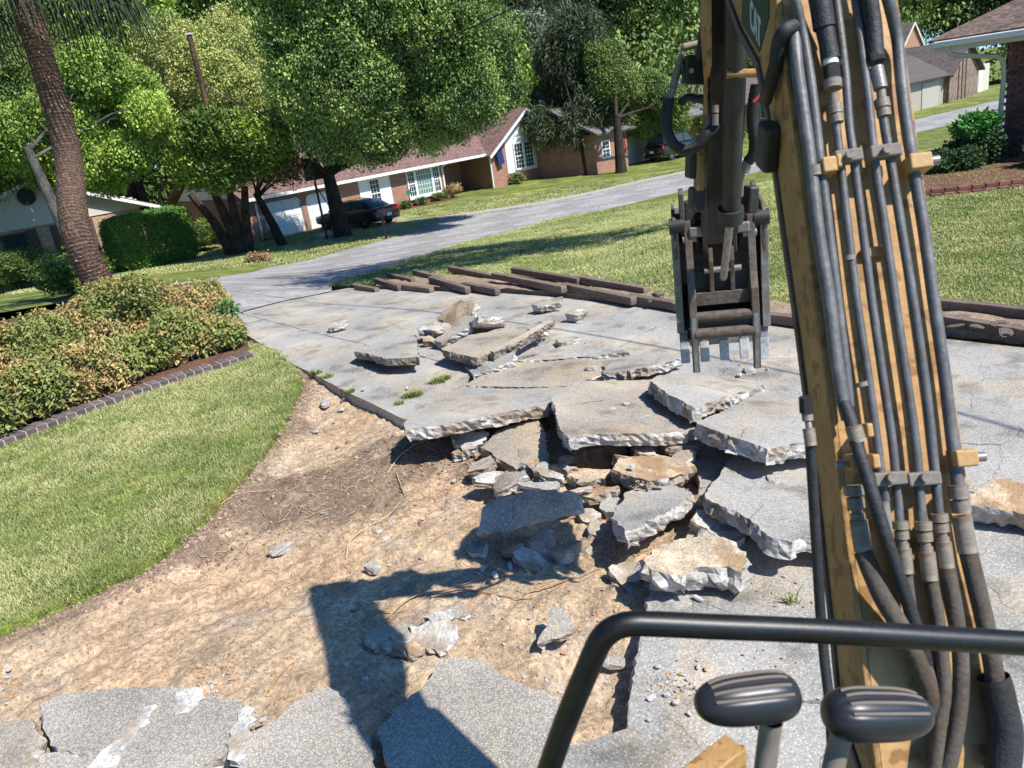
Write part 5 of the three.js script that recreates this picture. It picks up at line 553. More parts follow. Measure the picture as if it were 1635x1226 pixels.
{ // the far house on the right with a stone gable
  const h = house('stone_house', 'house with grey roof and dark stone gable beyond the road bend', G(1500, 167)), rf = roofM([0.34, 0.28, 0.25]);
  part('wall', b2(-11, 1, 0, 2.5, -8, -0.02), plain(rgb(0.4, 0.34, 0.27)), h); part('garage_door', b2(-5, -0.6, 0, 2.1, 0.0, 0.05), plain(rgb(0.42, 0.38, 0.32)), h);
  const stoneM = mat({ color: rgb(0.5, 0.38, 0.3), map: withRep(breakTex, 0.6), bumpMap: withRep(breakBump, 0.6), bumpScale: 0.05 });
  part('wall', uvBox(extr([[0, 0], [9, 0], [9, 2.5], [4.5, 5.2], [0, 2.5]], 0.2).rotateY(Math.PI / 2).translate(1.0, 0, 0.3)), stoneM, h).userData.label = 'dark stone gable wall';
  part('wall', uvBox(extr([[1, 0], [10, 0], [10, 2.5], [5.5, 4.9], [1, 2.5]], 0.2).translate(0, 0, 0.25)), stoneM, h); for (const x of [3.5, 4.6, 5.7]) part('timber_strip', b2(x, x + 0.25, 0, 3.6, 0.46, 0.5), brownM, h);
  part('roof', roofSlab(V(-11.5, 2.4, 0.6), V(1.2, 2.4, 0.6), V(1.2, 5.0, -4), V(-11.5, 5.0, -4)), rf, h); part('roof', roofSlab(V(-11.5, 2.4, -8.6), V(1.2, 2.4, -8.6), V(1.2, 5.0, -4), V(-11.5, 5.0, -4)), rf, h); part('roof', roofSlab(V(0.4, 2.3, 0.9), V(5.5, 5.15, 0.9), V(5.5, 5.15, -8), V(0.4, 2.3, -8)), rf, h); part('roof', roofSlab(V(10.6, 2.3, 0.9), V(5.5, 5.15, 0.9), V(5.5, 5.15, -8), V(10.6, 2.3, -8)), rf, h);
  part('wall', b2(10, 18, 0, 2.6, -6, -0.5), creamM, h); part('door', b2(14, 15.2, 0, 2.2, -0.49, -0.44), whiteM, h);
  const g = house('gabled_house', 'tall brick gable with pale trim behind the stone house', (() => { const q = atF(1452, 42, 84).addScaledVector(HX, 3); return V(q.x, -2, q.z); })()); part('wall', uvBox(extr([[-6, 0], [0, 0], [0, 5.4], [-3, 7.4], [-6, 5.4]], 0.3)), brickM, g); for (const [a, b] of [[V(0.4, 5.2, 0.5), V(-3, 7.6, 0.5)], [V(-6.4, 5.2, 0.5), V(-3, 7.6, 0.5)]]) { const q = roofSlab(a, b, b.clone().setZ(-6), a.clone().setZ(-6), 0.12); part('roof', q, rf, g); const L = a.distanceTo(b), k = box(L, 0.22, 0.06); k.rotateZ(Math.atan2(b.y - a.y, b.x - a.x)); k.translate((a.x + b.x) / 2, (a.y + b.y) / 2 - 0.12, 0.53); part('barge_board', k, creamM, g); }
}
{ // the siding-gabled house behind the palm
  const h = house('gabled_house', 'brick house with cream siding gable and round vent behind palm', V(-23.66, -2, -40.91)), rf = roofM([0.4, 0.27, 0.24]), ax = 0.76;
  part('wall', b2(-5, 6.0, 0, 2.45, -8, 0), mat({ map: withRep(tanBrick, 0.9) }), h);
  const bd = []; for (let y = 2.35; y < 4.4; y += 0.125) { const hw = (4.55 - y) / 2.1 * 6.2; const g = b2(ax - Math.min(hw, 5.8), ax + Math.min(hw, 5.2), y, y + 0.12, 0.02, 0.06); g.rotateX(0); bd.push(g); } bd.forEach((g) => part('siding_board', g, creamM, h)); part('gable_backing', uvBox(extr([[ax - 6.0, 2.36], [ax + 5.6, 2.36], [ax, 4.45]], 0.1).translate(0, 0, -0.1)), creamM, h);
  const v = new THREE.CylinderGeometry(0.42, 0.42, 0.12, 24); v.rotateX(Math.PI / 2); part('gable_vent', v, darkM, h, [0.66, 3.85, 0.09]);
  part('roof', roofSlab(V(ax + 6.2, 2.35, 0.5), V(ax, 4.68, 0.5), V(ax, 4.68, -8.5), V(ax + 6.2, 2.35, -8.5)), rf, h); part('roof', roofSlab(V(ax - 6.6, 2.3, 0.5), V(ax, 4.68, 0.5), V(ax, 4.68, -8.5), V(ax - 6.6, 2.3, -8.5)), rf, h);
  for (const [a, b] of [[V(ax + 6.2, 2.2, 0.54), V(ax, 4.54, 0.54)], [V(ax - 6.6, 2.15, 0.54), V(ax, 4.54, 0.54)]]) { const L = a.distanceTo(b), k = box(L, 0.17, 0.06); k.rotateZ(Math.atan2(b.y - a.y, b.x - a.x)); k.translate((a.x + b.x) / 2, (a.y + b.y) / 2, a.z); part('barge_board', k, whiteM, h); }
  win(h, 1.75, 2.9, 0.7, 2.2, 0.03, 3, 4, { mid: 1 }); part('shutter', b2(1.25, 1.73, 0.65, 2.25, 0.01, 0.06), brownM, h); part('shutter', b2(2.92, 3.4, 0.65, 2.25, 0.01, 0.06), brownM, h); win(h, -2.6, 0.1, 0.6, 2.2, 0.03, 4, 4, { m: brownM, bar: brownM }); part('shutter', b2(0.12, 0.6, 0.55, 2.25, 0.01, 0.06), brownM, h);
}
{ // the corner of the house next to the driveway: each brick set by itself
  const O = G(1598, 258), h = house('corner_house', 'dark red brick house corner with white eave and downspout', O), b0 = plain(rgb(0.3, 0.27, 0.25), 0.95), bm = [[0.16, 0.06, 0.05], [0.2, 0.075, 0.06], [0.12, 0.045, 0.04], [0.17, 0.085, 0.07]].map((k) => mat({ color: rgb(...k.map((v) => v * 2)), map: grainTex, bumpMap: grainBump, bumpScale: 0.004 })), g = rbox(0.094, 0.068, 0.196, 0.004), top_ = 2.5;
  part('wall', b2(0.05, 9, -0.4, top_, -0.0, 6), b0, h);
  for (let r = 0; r * 0.079 < 2.9; r++) for (let k = 0; k < 4; k++) { const z = 0.1 + k * 0.208 + (r % 2) * 0.104 - 0.05; part('brick', g, bm[Math.floor(hash(r, k, 9) * 4)], h, [0.045, -0.36 + r * 0.079, z]); }
  part('soffit', b2(-0.55, 9.5, top_, top_ + 0.06, -1.25, 6.4), creamM, h); part('fascia', merge([b2(-0.6, -0.55, top_ - 0.02, top_ + 0.22, -1.3, 6.4), b2(-0.55, 9.5, top_ - 0.02, top_ + 0.22, -1.3, -1.25)]), creamM, h); part('gutter', rbox(0.12, 0.13, 7.7, 0.03, -0.67, top_ + 0.14, 2.55), whiteM, h);
  part('roof', roofSlab(V(-0.7, top_ + 0.24, -1.4), V(-0.7, top_ + 0.24, 6.4), V(4, 4.7, 3), V(4, 4.7, 2.9), 0.06), roofM([0.5, 0.34, 0.28]), h); part('roof', roofSlab(V(-0.7, top_ + 0.245, -1.4), V(9.5, top_ + 0.245, -1.4), V(9.5, 4.7, 2.9), V(4, 4.7, 2.9), 0.06), roofM([0.5, 0.34, 0.28]), h);
  part('downspout', tube([V(-0.62, top_ + 0.1, -1.05), V(-0.6, top_ - 0.06, -1.0), V(-0.3, top_ - 0.2, -0.55), V(-0.08, top_ - 0.32, -0.12), V(-0.06, top_ - 0.55, -0.06), V(-0.06, 1.2, -0.06), V(-0.06, -0.3, -0.06)], 0.05, 60, 10), creamM, h);
  // planting
  { const p = G(1563, 262); p.add(V(-0.45, 0, 0.5)); const DARKG = leafColour([0.02, 0.045, 0.014], [0.05, 0.09, 0.025]); bush('topiary_shrub', 'bright clipped ball shrub above the dark corner shrubs', p.clone().setY(0.62), V(0.34, 0.24, 0.34), 800, leafColour([0.05, 0.16, 0.03], [0.12, 0.28, 0.05]), { shell: 0.75 }); bush('corner_shrub', 'dark broad-leaved shrub below the clipped ball', p.clone().setY(-0.05), V(0.6, 0.4, 0.5), 1100, DARKG, { clump: midClump, size: 0.6 }); bush('corner_shrub', 'lower dark shrub spreading towards the boom', p.clone().add(V(-0.7, 0, 0.4)).setY(-0.05), V(0.5, 0.26, 0.4), 800, DARKG, { clump: midClump, size: 0.6 }); bush('corner_shrub', 'olive clipped shrub against the brick wall base', p.clone().add(V(0.75, 0, 1.5)).setY(-0.05), V(0.55, 0.3, 0.55), 1200, leafColour([0.06, 0.08, 0.02], [0.15, 0.16, 0.05])); }
  const line = [[1400, 326], [1480, 318], [1560, 310], [1640, 300], [1760, 285]].map(([a, b]) => G(a, b)), c = new THREE.CatmullRomCurve3(line), e = top('brick_border', null, null, line[2].clone()); tag(e, 'low red brick border of the bed at the corner house', 'edging'); const n = Math.floor(c.getLength() / 0.22), rg = rbox(0.2, 0.07, 0.12, 0.008), red = [[0.36, 0.15, 0.1], [0.42, 0.18, 0.13], [0.3, 0.12, 0.09]].map((k) => mat({ color: rgb(...k.map((v) => v * 1.3)), map: grainTex })); for (let i = 0; i < n; i++) for (const k of [0, 1]) { const p = c.getPointAt((i + 0.5) / n), t = c.getTangentAt((i + 0.5) / n); part('brick', rg, red[(i * 5 + k) % 3], e, [p.x - e.position.x + k * 0.06, 0.05 + k * 0.075, p.z - e.position.z - k * 0.1], [0, Math.atan2(-t.z, t.x) + rr(-0.02, 0.02), 0]); }
  structure('mulch_bed', drape([...line, V(14, 0, -12.5), V(15, 0, -17), V(9, 0, -17.5)].map((p) => V(p.x, 0, p.z)), 0.6, (x, z) => H(x, z) + 0.07, 0.05), M.mulch);
}
// ================================================================ VEHICLES AND STREET FURNITURE
const tyreM = plain(rgb(0.02, 0.02, 0.02), 0.85), rimM = plain(rgb(0.6, 0.6, 0.6), 0.3, 1), lampM = plain(rgb(0.5, 0.012, 0.02), 0.25), plateM = plain(rgb(0.7, 0.7, 0.68), 0.5), carGlass = new THREE.MeshStandardMaterial({ color: rgb(0.05, 0.08, 0.1), roughness: 0.05 });
const paint = (k) => new THREE.MeshPhysicalMaterial({ color: rgb(...k), roughness: 0.35, metalness: 0.1, clearcoat: 1, clearcoatRoughness: 0.06 });
function loft(secs) {                                                       // closed cross-sections [x, halfWidth, yBottom, yTop, round] along the car
  const N = 16, pos = [], idx = []; secs.forEach(([x, w, y0, y1, r]) => { for (let k = 0; k < N; k++) { const a = k / N * 2 * Math.PI + Math.PI / N, e = 2 / (r ?? 5), c = Math.cos(a), s = Math.sin(a); pos.push(x, (y0 + y1) / 2 + Math.sign(s) * Math.abs(s) ** e * (y1 - y0) / 2, Math.sign(c) * Math.abs(c) ** e * w); } }); const m = secs.length;
  for (let i = 0; i < m - 1; i++) for (let k = 0; k < N; k++) { const a = i * N + k, b = i * N + (k + 1) % N, c = a + N, d = b + N; idx.push(a, b, c, b, d, c); } for (const [i, f] of [[0, 0], [m - 1, 1]]) for (let k = 1; k < N - 1; k++) { const t = [i * N, i * N + k, i * N + k + 1]; idx.push(...(f ? t : [t[0], t[2], t[1]])); }
  const g = new THREE.BufferGeometry(); g.setAttribute('position', new THREE.Float32BufferAttribute(pos, 3)); g.setIndex(idx); g.computeVertexNormals(); const ce = g.attributes.position; let out = 0; for (let i = 0; i < ce.count; i++) out += g.attributes.normal.getZ(i) * ce.getZ(i); if (out < 0) { g.index.array.reverse(); g.computeVertexNormals(); } return g;
}
function car(name, label, p, yaw, col, kind) {                              // front along +x
  const t = top(name, null, null, p); t.rotation.y = yaw; tag(t, label, kind === 'suv' ? 'suv' : 'car'); const pm = paint(col), suv = kind === 'suv';
  part('body', loft(suv ? [[-2.25, 0.8, 0.45, 1.05, 4], [-2.15, 0.9, 0.32, 1.08, 5], [-1.2, 0.94, 0.3, 1.1, 6], [0.6, 0.94, 0.3, 1.1, 6], [1.3, 0.92, 0.3, 1.08, 5], [2.0, 0.86, 0.35, 1.0, 4], [2.25, 0.72, 0.42, 0.85, 3]] : [[-2.45, 0.78, 0.4, 0.92, 3.5], [-2.35, 0.9, 0.3, 1.0, 4.5], [-1.5, 0.95, 0.24, 1.02, 5], [0.4, 0.94, 0.24, 0.96, 5], [1.5, 0.93, 0.24, 0.9, 5], [2.2, 0.86, 0.28, 0.76, 4], [2.45, 0.7, 0.35, 0.66, 3]]), pm, t);
  const cab = part('cabin', loft(suv ? [[-2.15, 0.74, 1.0, 1.2, 5], [-1.95, 0.74, 1.0, 1.72, 6], [-0.6, 0.74, 1.0, 1.78, 6], [0.3, 0.72, 1.0, 1.72, 6], [1.1, 0.72, 1.0, 1.15, 5]] : [[-2.0, 0.68, 0.92, 1.0, 5], [-1.15, 0.64, 0.9, 1.36, 4], [-0.3, 0.63, 0.9, 1.45, 4], [0.35, 0.62, 0.9, 1.38, 4], [1.15, 0.66, 0.88, 0.94, 5]]), pm, t); cab.name = 'roof_panel';
  const wy = suv ? [1.12, 1.62] : [0.98, 1.33]; for (const s of [-1, 1]) { const z = s * (suv ? 0.735 : 0.665); for (const [a, b, c, d] of suv ? [[-1.85, -0.95, -0.95, -1.85], [-0.88, 0.0, -0.1, -0.88], [0.06, 0.85, 0.35, -0.02]] : [[-1.45, -0.5, -0.5, -0.98], [-0.42, 0.82, 0.3, -0.42]]) { const g = extr([[a, wy[0]], [b, wy[0]], [c, wy[1]], [d, wy[1]]], 0.02); g.rotateX(s * (suv ? -0.02 : -0.1)); g.translate(0, 0, z + (s > 0 ? -0.0 : -0.02) + (suv ? s * 0.02 : s * 0.085)); part('side_window', g, carGlass, t); } }
  const slant = (x0, y0, x1, y1, w) => { const L = Math.hypot(x1 - x0, y1 - y0), g = box(L, 0.02, w); g.rotateZ(Math.atan2(y1 - y0, x1 - x0)); g.translate((x0 + x1) / 2, (y0 + y1) / 2, 0); return g; };
  part('windscreen', suv ? slant(1.05, 1.2, 0.36, 1.7, 1.3) : slant(1.1, 0.99, 0.42, 1.37, 1.1), carGlass, t); part('rear_window', suv ? slant(-2.13, 1.22, -1.99, 1.66, 1.3) : slant(-1.95, 1.03, -1.2, 1.37, 1.1), carGlass, t);
  for (const s of [-1, 1]) { part('tail_light', suv ? rbox(0.06, 0.4, 0.14, 0.02, -2.22, 0.95, s * 0.76) : rbox(0.08, 0.16, 0.6, 0.03, -2.42, 0.83, s * 0.5), lampM, t); part('headlight', rbox(0.12, 0.14, 0.3, 0.03, 2.3, 0.66, s * 0.58), plain(rgb(0.7, 0.7, 0.7), 0.1), t); part('mirror', rbox(0.14, 0.12, 0.2, 0.04, 0.75, suv ? 1.15 : 1.0, s * 1.0), pm, t); }
  part('licence_plate', rbox(0.02, 0.16, 0.34, 0.005, -2.47, suv ? 0.7 : 0.58, 0), plateM, t); part('bumper', rbox(0.16, 0.16, 1.6, 0.05, -2.36, 0.4, 0), plain(rgb(0.03, 0.03, 0.03), 0.6), t);
  for (const x of [-1.45, 1.5]) for (const s of [-1, 1]) { const w = new THREE.TorusGeometry(0.26, 0.095, 10, 24); const k = part('wheel', w, tyreM, t, [x, 0.345, s * 0.83]); const r = [new THREE.CylinderGeometry(0.23, 0.23, 0.1, 20, 1, true).rotateX(Math.PI / 2), new THREE.CylinderGeometry(0.06, 0.06, 0.12, 12).rotateX(Math.PI / 2)]; for (let q = 0; q < 5; q++) { const a = q * 1.2566; r.push(box(0.22, 0.055, 0.05).translate(0.12, 0, 0).rotateZ(a)); } part('rim', merge(r.map((g) => (g.attributes.uv ? g : uvBox(g)))), rimM, k); part('hub_well', new THREE.CylinderGeometry(0.235, 0.235, 0.03, 20).rotateX(Math.PI / 2), plain(rgb(0.01, 0.01, 0.01)), k); }
  return t;
}
{ const p = G(572, 362); car('sedan_car', 'black sedan with red tail lights parked before garage', p, Math.atan2(HN.z, -HN.x) + 0.12, [0.012, 0.008, 0.01], 'sedan'); }
{ const p = G(1080, 252); car('suv_car', 'black suv parked on the drive behind hanging hose', p, HROT - 0.15, [0.015, 0.018, 0.02], 'suv'); }
{ const p = G(1468, 170); car('suv_car', 'dark suv parked at the stone-gabled house', p, HROT + 0.4, [0.01, 0.014, 0.025], 'suv'); }
{ // basketball hoop
  const b = G(523, 384), t = top('basketball_hoop', null, null, b); tag(t, 'dark basketball hoop on a pole beside the big verge tree', 'basketball hoop'); const m = plain(rgb(0.015, 0.014, 0.014), 0.6), h = 2.75; part('pole', rod(V(0, -0.1, 0), V(0, h, 0), 0.055, 10), m, t); part('brace', rod(V(0, h - 0.2, 0), V(1.1, 0.2, 0.5), 0.025, 8), m, t); part('arm', rod(V(0, h, 0), V(0.15, h + 0.25, -0.3), 0.04, 8), m, t); part('backboard', rbox(0.9, 1.0, 0.06, 0.15, 0.15, h + 0.55, -0.35), plain(rgb(0.03, 0.022, 0.02), 0.6), t, null, [0, 0.6, 0]); const r = new THREE.TorusGeometry(0.23, 0.012, 8, 24); r.rotateX(Math.PI / 2); part('rim', r, plain(rgb(0.4, 0.1, 0.03)), t, [0.1, h + 0.2, -0.7]);
}
{ const b = G(617, 382), t = top('mailbox', null, null, b); tag(t, 'dark mailbox on a short post at the driveway mouth', 'mailbox'); const m = plain(rgb(0.012, 0.012, 0.012), 0.5); part('post', rbox(0.1, 1.05, 0.1, 0.01, 0, 0.5, 0), m, t); const s = new THREE.Shape(); s.moveTo(-0.11, 0); s.lineTo(0.11, 0); s.lineTo(0.11, 0.14); s.absarc(0, 0.14, 0.11, 0, Math.PI); part('box', new THREE.ExtrudeGeometry(s, { depth: 0.5, bevelEnabled: true, bevelSize: 0.01, bevelThickness: 0.01 }), m, t, [0, 1.02, -0.25]); part('door', rbox(0.2, 0.2, 0.02, 0.02, 0, 1.13, 0.27), m, t); part('flag', b2(0.13, 0.145, 1.15, 1.36, -0.05, 0.02), plain(rgb(0.3, 0.02, 0.02)), t); }
{ // utility pole with its wires
  const tp = atF(302, 56, 46), b = V(tp.x, -2, tp.z), t = top('utility_pole', null, null, b); tag(t, 'brown wooden utility pole standing among yellow-green trees', 'utility pole'); const h = tp.y + 2; part('pole', rod(V(0, -0.2, 0), V(0, h, 0), 0.19, 14, 0.14), bark([0.4, 0.22, 0.15]), t); part('cap', rbox(0.34, 0.1, 0.34, 0.03, 0, h + 0.04, 0), plain(rgb(0.6, 0.6, 0.6), 0.4), t); part('bracket', rod(V(0, h * 0.55, 0), V(1.6, h * 0.6, 0.6), 0.025, 6), plain(rgb(0.1, 0.09, 0.08)), t); part('guy_wire', rod(V(0.1, h * 0.78, 0), V(2.3, h * 0.6, 0.4), 0.012, 5), plain(rgb(0.2, 0.2, 0.2)), t);
  const wm = plain(rgb(0.02, 0.02, 0.022), 0.7);
  const wire = (pts, r, lb) => { const c = pts[0].clone(); tag(top('overhead_wire', tube(pts.map((p) => p.clone().sub(c)), r, 40, 6), wm, c), lb, 'wire'); };
  wire([atF(1010, -85, 20), atF(840, 3, 24), atF(630, 97, 29), atF(420, 180, 36), atF(352, 183, 45)], 0.022, 'thick black wire crossing before the big shade tree');
  const lift = (px, py, y) => { const p = G(px, py); return p.addScaledVector(SUN, (y - p.y) / SUN.y); };
  wire([lift(330, 462, 5.6), lift(545, 487, 5.3), lift(880, 524, 5.0), lift(1300, 603, 4.9), lift(1640, 690, 5.0), lift(2600, 1000, 5.6)], 0.016, 'service wire above the driveway that draws a thin shadow');
  wire([atF(835, 172, 60), atF(900, 152, 58), atF(1010, 130, 56)], 0.03, 'pale wire running to the cedar'); 
}
{ const p = G(412, 420), t = bush('brush_pile', 'small heap of dry brush on the far verge', p.setY(-2), V(0.55, 0.25, 0.4), 120, leafColour([0.16, 0.1, 0.05], [0.32, 0.2, 0.1])); }
// ================================================================ THE EXCAVATOR the picture is taken from
const ex = top('mini_excavator', null, null, V(0, 0, 0)); tag(ex, 'mini excavator with tan boom, hydraulic pipes, toothed bucket and thumb', 'excavator');
const FW = V(0.12, 0, -1).normalize(), LAT = V(1, 0, 0.12).normalize(), BO = V(0.535, 0, 0);
const BW = (s, y, l = 0) => BO.clone().addScaledVector(FW, s).addScaledVector(LAT, l).add(V(0, y, 0));
const wearTex = tex(512, (u, v) => { const n = tfbm(u, v, 5, 13, 6), f = tfbm(u, v, 40, 3, 3), s = tfbm(u, v, 12, 44, 5); let c = [0.86, 0.86, 0.86].map((q) => q + (n - 0.5) * 0.22 + (f - 0.5) * 0.12); const scuff = clamp((s - 0.63) * 5, 0, 0.4); return mixc(c, [0.45, 0.36, 0.28], scuff); });
const grimeTex = tex(512, (u, v) => { const n = tfbm(u, v, 6, 3, 6), f = tfbm(u, v, 60, 3, 2), s = tfbm(u, v, 9, 14, 5); const c = 0.52 + (n - 0.5) * 0.5 + (f - 0.5) * 0.25; return mixc([c, c * 0.97, c * 0.93], [0.62, 0.4, 0.25], clamp((s - 0.55) * 4, 0, 0.55)); });
const pipeTex = tex(256, (u, v) => { const n = tfbm(u, v, 6, 3, 5), f = tfbm(u, v, 40, 3, 2), s = tfbm(u, v, 5, 14, 4); const c = 0.78 + (n - 0.5) * 0.3 + (f - 0.5) * 0.2; return mixc([c, c, c], [0.7, 0.58, 0.46], clamp((s - 0.56) * 4, 0, 0.5)); });
const X = {
  yellow: mat({ color: rgb(0.74, 0.43, 0.17), map: withRep(wearTex, 2.2), bumpMap: withRep(grainBump, 4), bumpScale: 0.0015, roughness: 0.62 }),
  yellowWorn: mat({ color: rgb(0.6, 0.34, 0.12), map: withRep(wearTex, 2.6), bumpMap: withRep(grainBump, 5), bumpScale: 0.002, roughness: 0.7 }),
  pipe: mat({ color: rgb(0.22, 0.215, 0.21), map: withRep(pipeTex, 3), roughness: 0.5, metalness: 0.15, bumpMap: withRep(grainBump, 9), bumpScale: 0.0006 }),
  dusty: mat({ color: rgb(0.42, 0.36, 0.3), map: withRep(pipeTex, 0.7), roughness: 0.8, metalness: 0.05 }),
  fitting: mat({ color: rgb(0.46, 0.38, 0.29), map: withRep(pipeTex, 0.7), roughness: 0.6, metalness: 0.1 }),
  hose: mat({ color: rgb(0.05, 0.05, 0.054), map: withRep(pipeTex, 4), roughness: 0.62, bumpMap: withRep(grainBump, 14), bumpScale: 0.0012 }),
  hoseDusty: mat({ color: rgb(0.17, 0.135, 0.105), map: withRep(pipeTex, 4), roughness: 0.88, bumpMap: withRep(grainBump, 10), bumpScale: 0.001 }),
  black: mat({ color: rgb(0.06, 0.055, 0.05), map: withRep(pipeTex, 3), roughness: 0.5, bumpMap: withRep(grainBump, 6), bumpScale: 0.001 }),
  rail: mat({ color: rgb(0.035, 0.038, 0.045), map: withRep(grimeTex, 4), roughness: 0.42, bumpMap: withRep(grainBump, 12), bumpScale: 0.00012 }),
  rust: mat({ color: rgb(0.24, 0.19, 0.155), map: withRep(pipeTex, 3), roughness: 0.8, metalness: 0.2, bumpMap: withRep(grainBump, 5), bumpScale: 0.002 }),
  steel: mat({ color: rgb(0.5, 0.48, 0.46), map: withRep(pipeTex, 4), roughness: 0.42, metalness: 0.35 }),
  bare: mat({ color: rgb(0.9, 0.9, 0.9), map: withRep(pipeTex, 2), roughness: 0.5, metalness: 0.1 }),
  knob: mat({ color: rgb(0.022, 0.023, 0.028), roughness: 0.36 }), knobDust: mat({ color: rgb(0.17, 0.14, 0.115), roughness: 0.75 }),
};
// a side outline in the boom's own plane, given width across it
const sideBody = (pts, w, l0 = -w / 2, bev = 0) => { const g = extr(pts, w - 2 * bev, bev); g.translate(0, 0, l0 + bev); const p = g.attributes.position; const q = uvBox(g), a = q.attributes.position; for (let i = 0; i < a.count; i++) { const v = BW(a.getX(i), a.getY(i), a.getZ(i)); a.setXYZ(i, v.x, v.y, v.z); } q.computeVertexNormals(); return q; };
const boomSide = [[0.74, 0.62], [1.13, 1.5], [1.58, 2.5], [1.66, 2.68], [1.76, 2.8], [2.0, 3.02], [2.32, 3.37], [2.44, 3.45], [2.54, 3.38], [2.49, 3.24], [2.32, 2.99], [2.13, 2.72], [1.96, 2.61], [1.79, 2.53], [1.71, 2.42], [1.62, 2.23], [1.5, 2.0], [1.41, 1.8], [1.28, 1.45], [1.02, 0.62]];
const boom = part('boom', sideBody(boomSide, 0.2, -0.1), X.yellow, ex);
const under = [[2.49, 3.24], [2.32, 2.99], [2.13, 2.72], [1.96, 2.61], [1.79, 2.53], [1.71, 2.42], [1.62, 2.23], [1.5, 2.0], [1.41, 1.8], [1.28, 1.45], [1.02, 0.62]];
part('underside_plate', sideBody([...under, ...under.slice().reverse().map(([s, y]) => [s + 0.018, y - 0.014])], 0.236, -0.118), X.rust, boom);
for (const l of [-0.112, 0.1]) part('side_plate', sideBody(boomSide, 0.012, l, 0.003), X.yellowWorn, boom);
{ // lettering panel on the side plate
  const onL = (px, py, l) => { const v = ray(px, py), Q = BW(0, 0, l), k = Q.clone().sub(CAM).dot(LAT) / v.dot(LAT), W_ = v.multiplyScalar(k).add(CAM).sub(BO); return [W_.dot(FW), W_.y]; };
  const o = [[1187, -60], [1228, -60], [1227, 28], [1212, 84], [1184, 37]].map(([a, b]) => onL(a, b, -0.114)); part('decal', sideBody(o, 0.002, -0.1145), plain(rgb(0.018, 0.05, 0.035), 0.5), boom);
  const font = await new FontLoader().loadAsync('fonts/droid/droid_sans_bold.typeface.json'), g = new TextGeometry('CAT', { font, size: 0.1, depth: 0.0015, curveSegments: 5 }); g.computeBoundingBox();
  const a = onL(1197, 40, -0.116), b = onL(1214, 78, -0.116), c = onL(1197, -6, -0.116), w = g.boundingBox.max.x, hgt = g.boundingBox.max.y, p = g.attributes.position; for (let i = 0; i < p.count; i++) { const x = p.getX(i) / w, y = p.getY(i) / hgt, v = BW(a[0] + (b[0] - a[0]) * x + (c[0] - a[0]) * y, a[1] + (b[1] - a[1]) * x + (c[1] - a[1]) * y, -0.1148 - p.getZ(i)); p.setXYZ(i, v.x, v.y, v.z); } g.computeVertexNormals(); part('lettering', g, plain(rgb(0.62, 0.64, 0.6), 0.6), boom);
}
// pixels on the pipe side of the boom, a height off its face
const FN = FW.clone().multiplyScalar(-0.912).add(V(0, 0.41, 0)).normalize(), FP = BW(1.13, 1.5, 0), AX = FW.clone().multiplyScalar(0.41).add(V(0, 0.912, 0)).normalize();
const BP = (px, py, off) => { const v = ray(px, py), Q = FP.clone().addScaledVector(FN, off), k = Q.sub(CAM).dot(FN) / v.dot(FN); return v.multiplyScalar(k).add(CAM); };
const run = (name, l, r, off, m, parent = boom) => part(name, tube(l.map(([a, b, o]) => BP(a, b, o ?? off)), r, Math.max(24, l.length * 8), 14), m, parent);
const hex = (a, b, r, off, m, name, parent = boom, seg = 6) => part(name, rod(BP(...a, off), BP(...b, off), r, seg), m, parent);
run('hydraulic_pipe', [[1268, 42, 0.02], [1272, 100], [1280, 160], [1293, 253], [1308, 380], [1324, 481], [1336, 580], [1346, 640], [1354, 670]], 0.0118, 0.034, X.pipe);
run('hydraulic_pipe', [[1255, -40, 0.05], [1270, 0, 0.045], [1281, 50], [1293, 120], [1309, 253], [1337, 481], [1350, 590], [1356, 650]], 0.0092, 0.03, X.pipe);
run('hydraulic_pipe', [[1331, 172], [1335, 200], [1341, 253], [1368, 481], [1386, 600], [1401, 710], [1414, 800]], 0.0078, 0.028, X.pipe);
run('hydraulic_pipe', [[1328, -40], [1335, 0], [1343, 60], [1350, 120], [1356, 200], [1363, 253], [1392, 481], [1412, 620], [1425, 710], [1438, 850]], 0.0078, 0.028, X.pipe);
run('hydraulic_pipe', [[1358, -40], [1366, 0], [1376, 80], [1384, 140], [1396, 253], [1412, 360], [1429, 481], [1448, 610], [1462, 710], [1473, 850]], 0.0084, 0.028, X.pipe);
run('hydraulic_pipe', [[1408, 170], [1412, 200], [1421, 253], [1440, 370], [1458, 481], [1478, 620], [1488, 710], [1500, 830]], 0.0084, 0.028, X.pipe);
run('hydraulic_pipe', [[1404, -50, 0.06], [1418, 0, 0.05], [1432, 60], [1438, 120], [1446, 190], [1456, 253], [1474, 360], [1491, 481], [1508, 600], [1521, 710], [1530, 780]], 0.0108, 0.026, X.pipe);
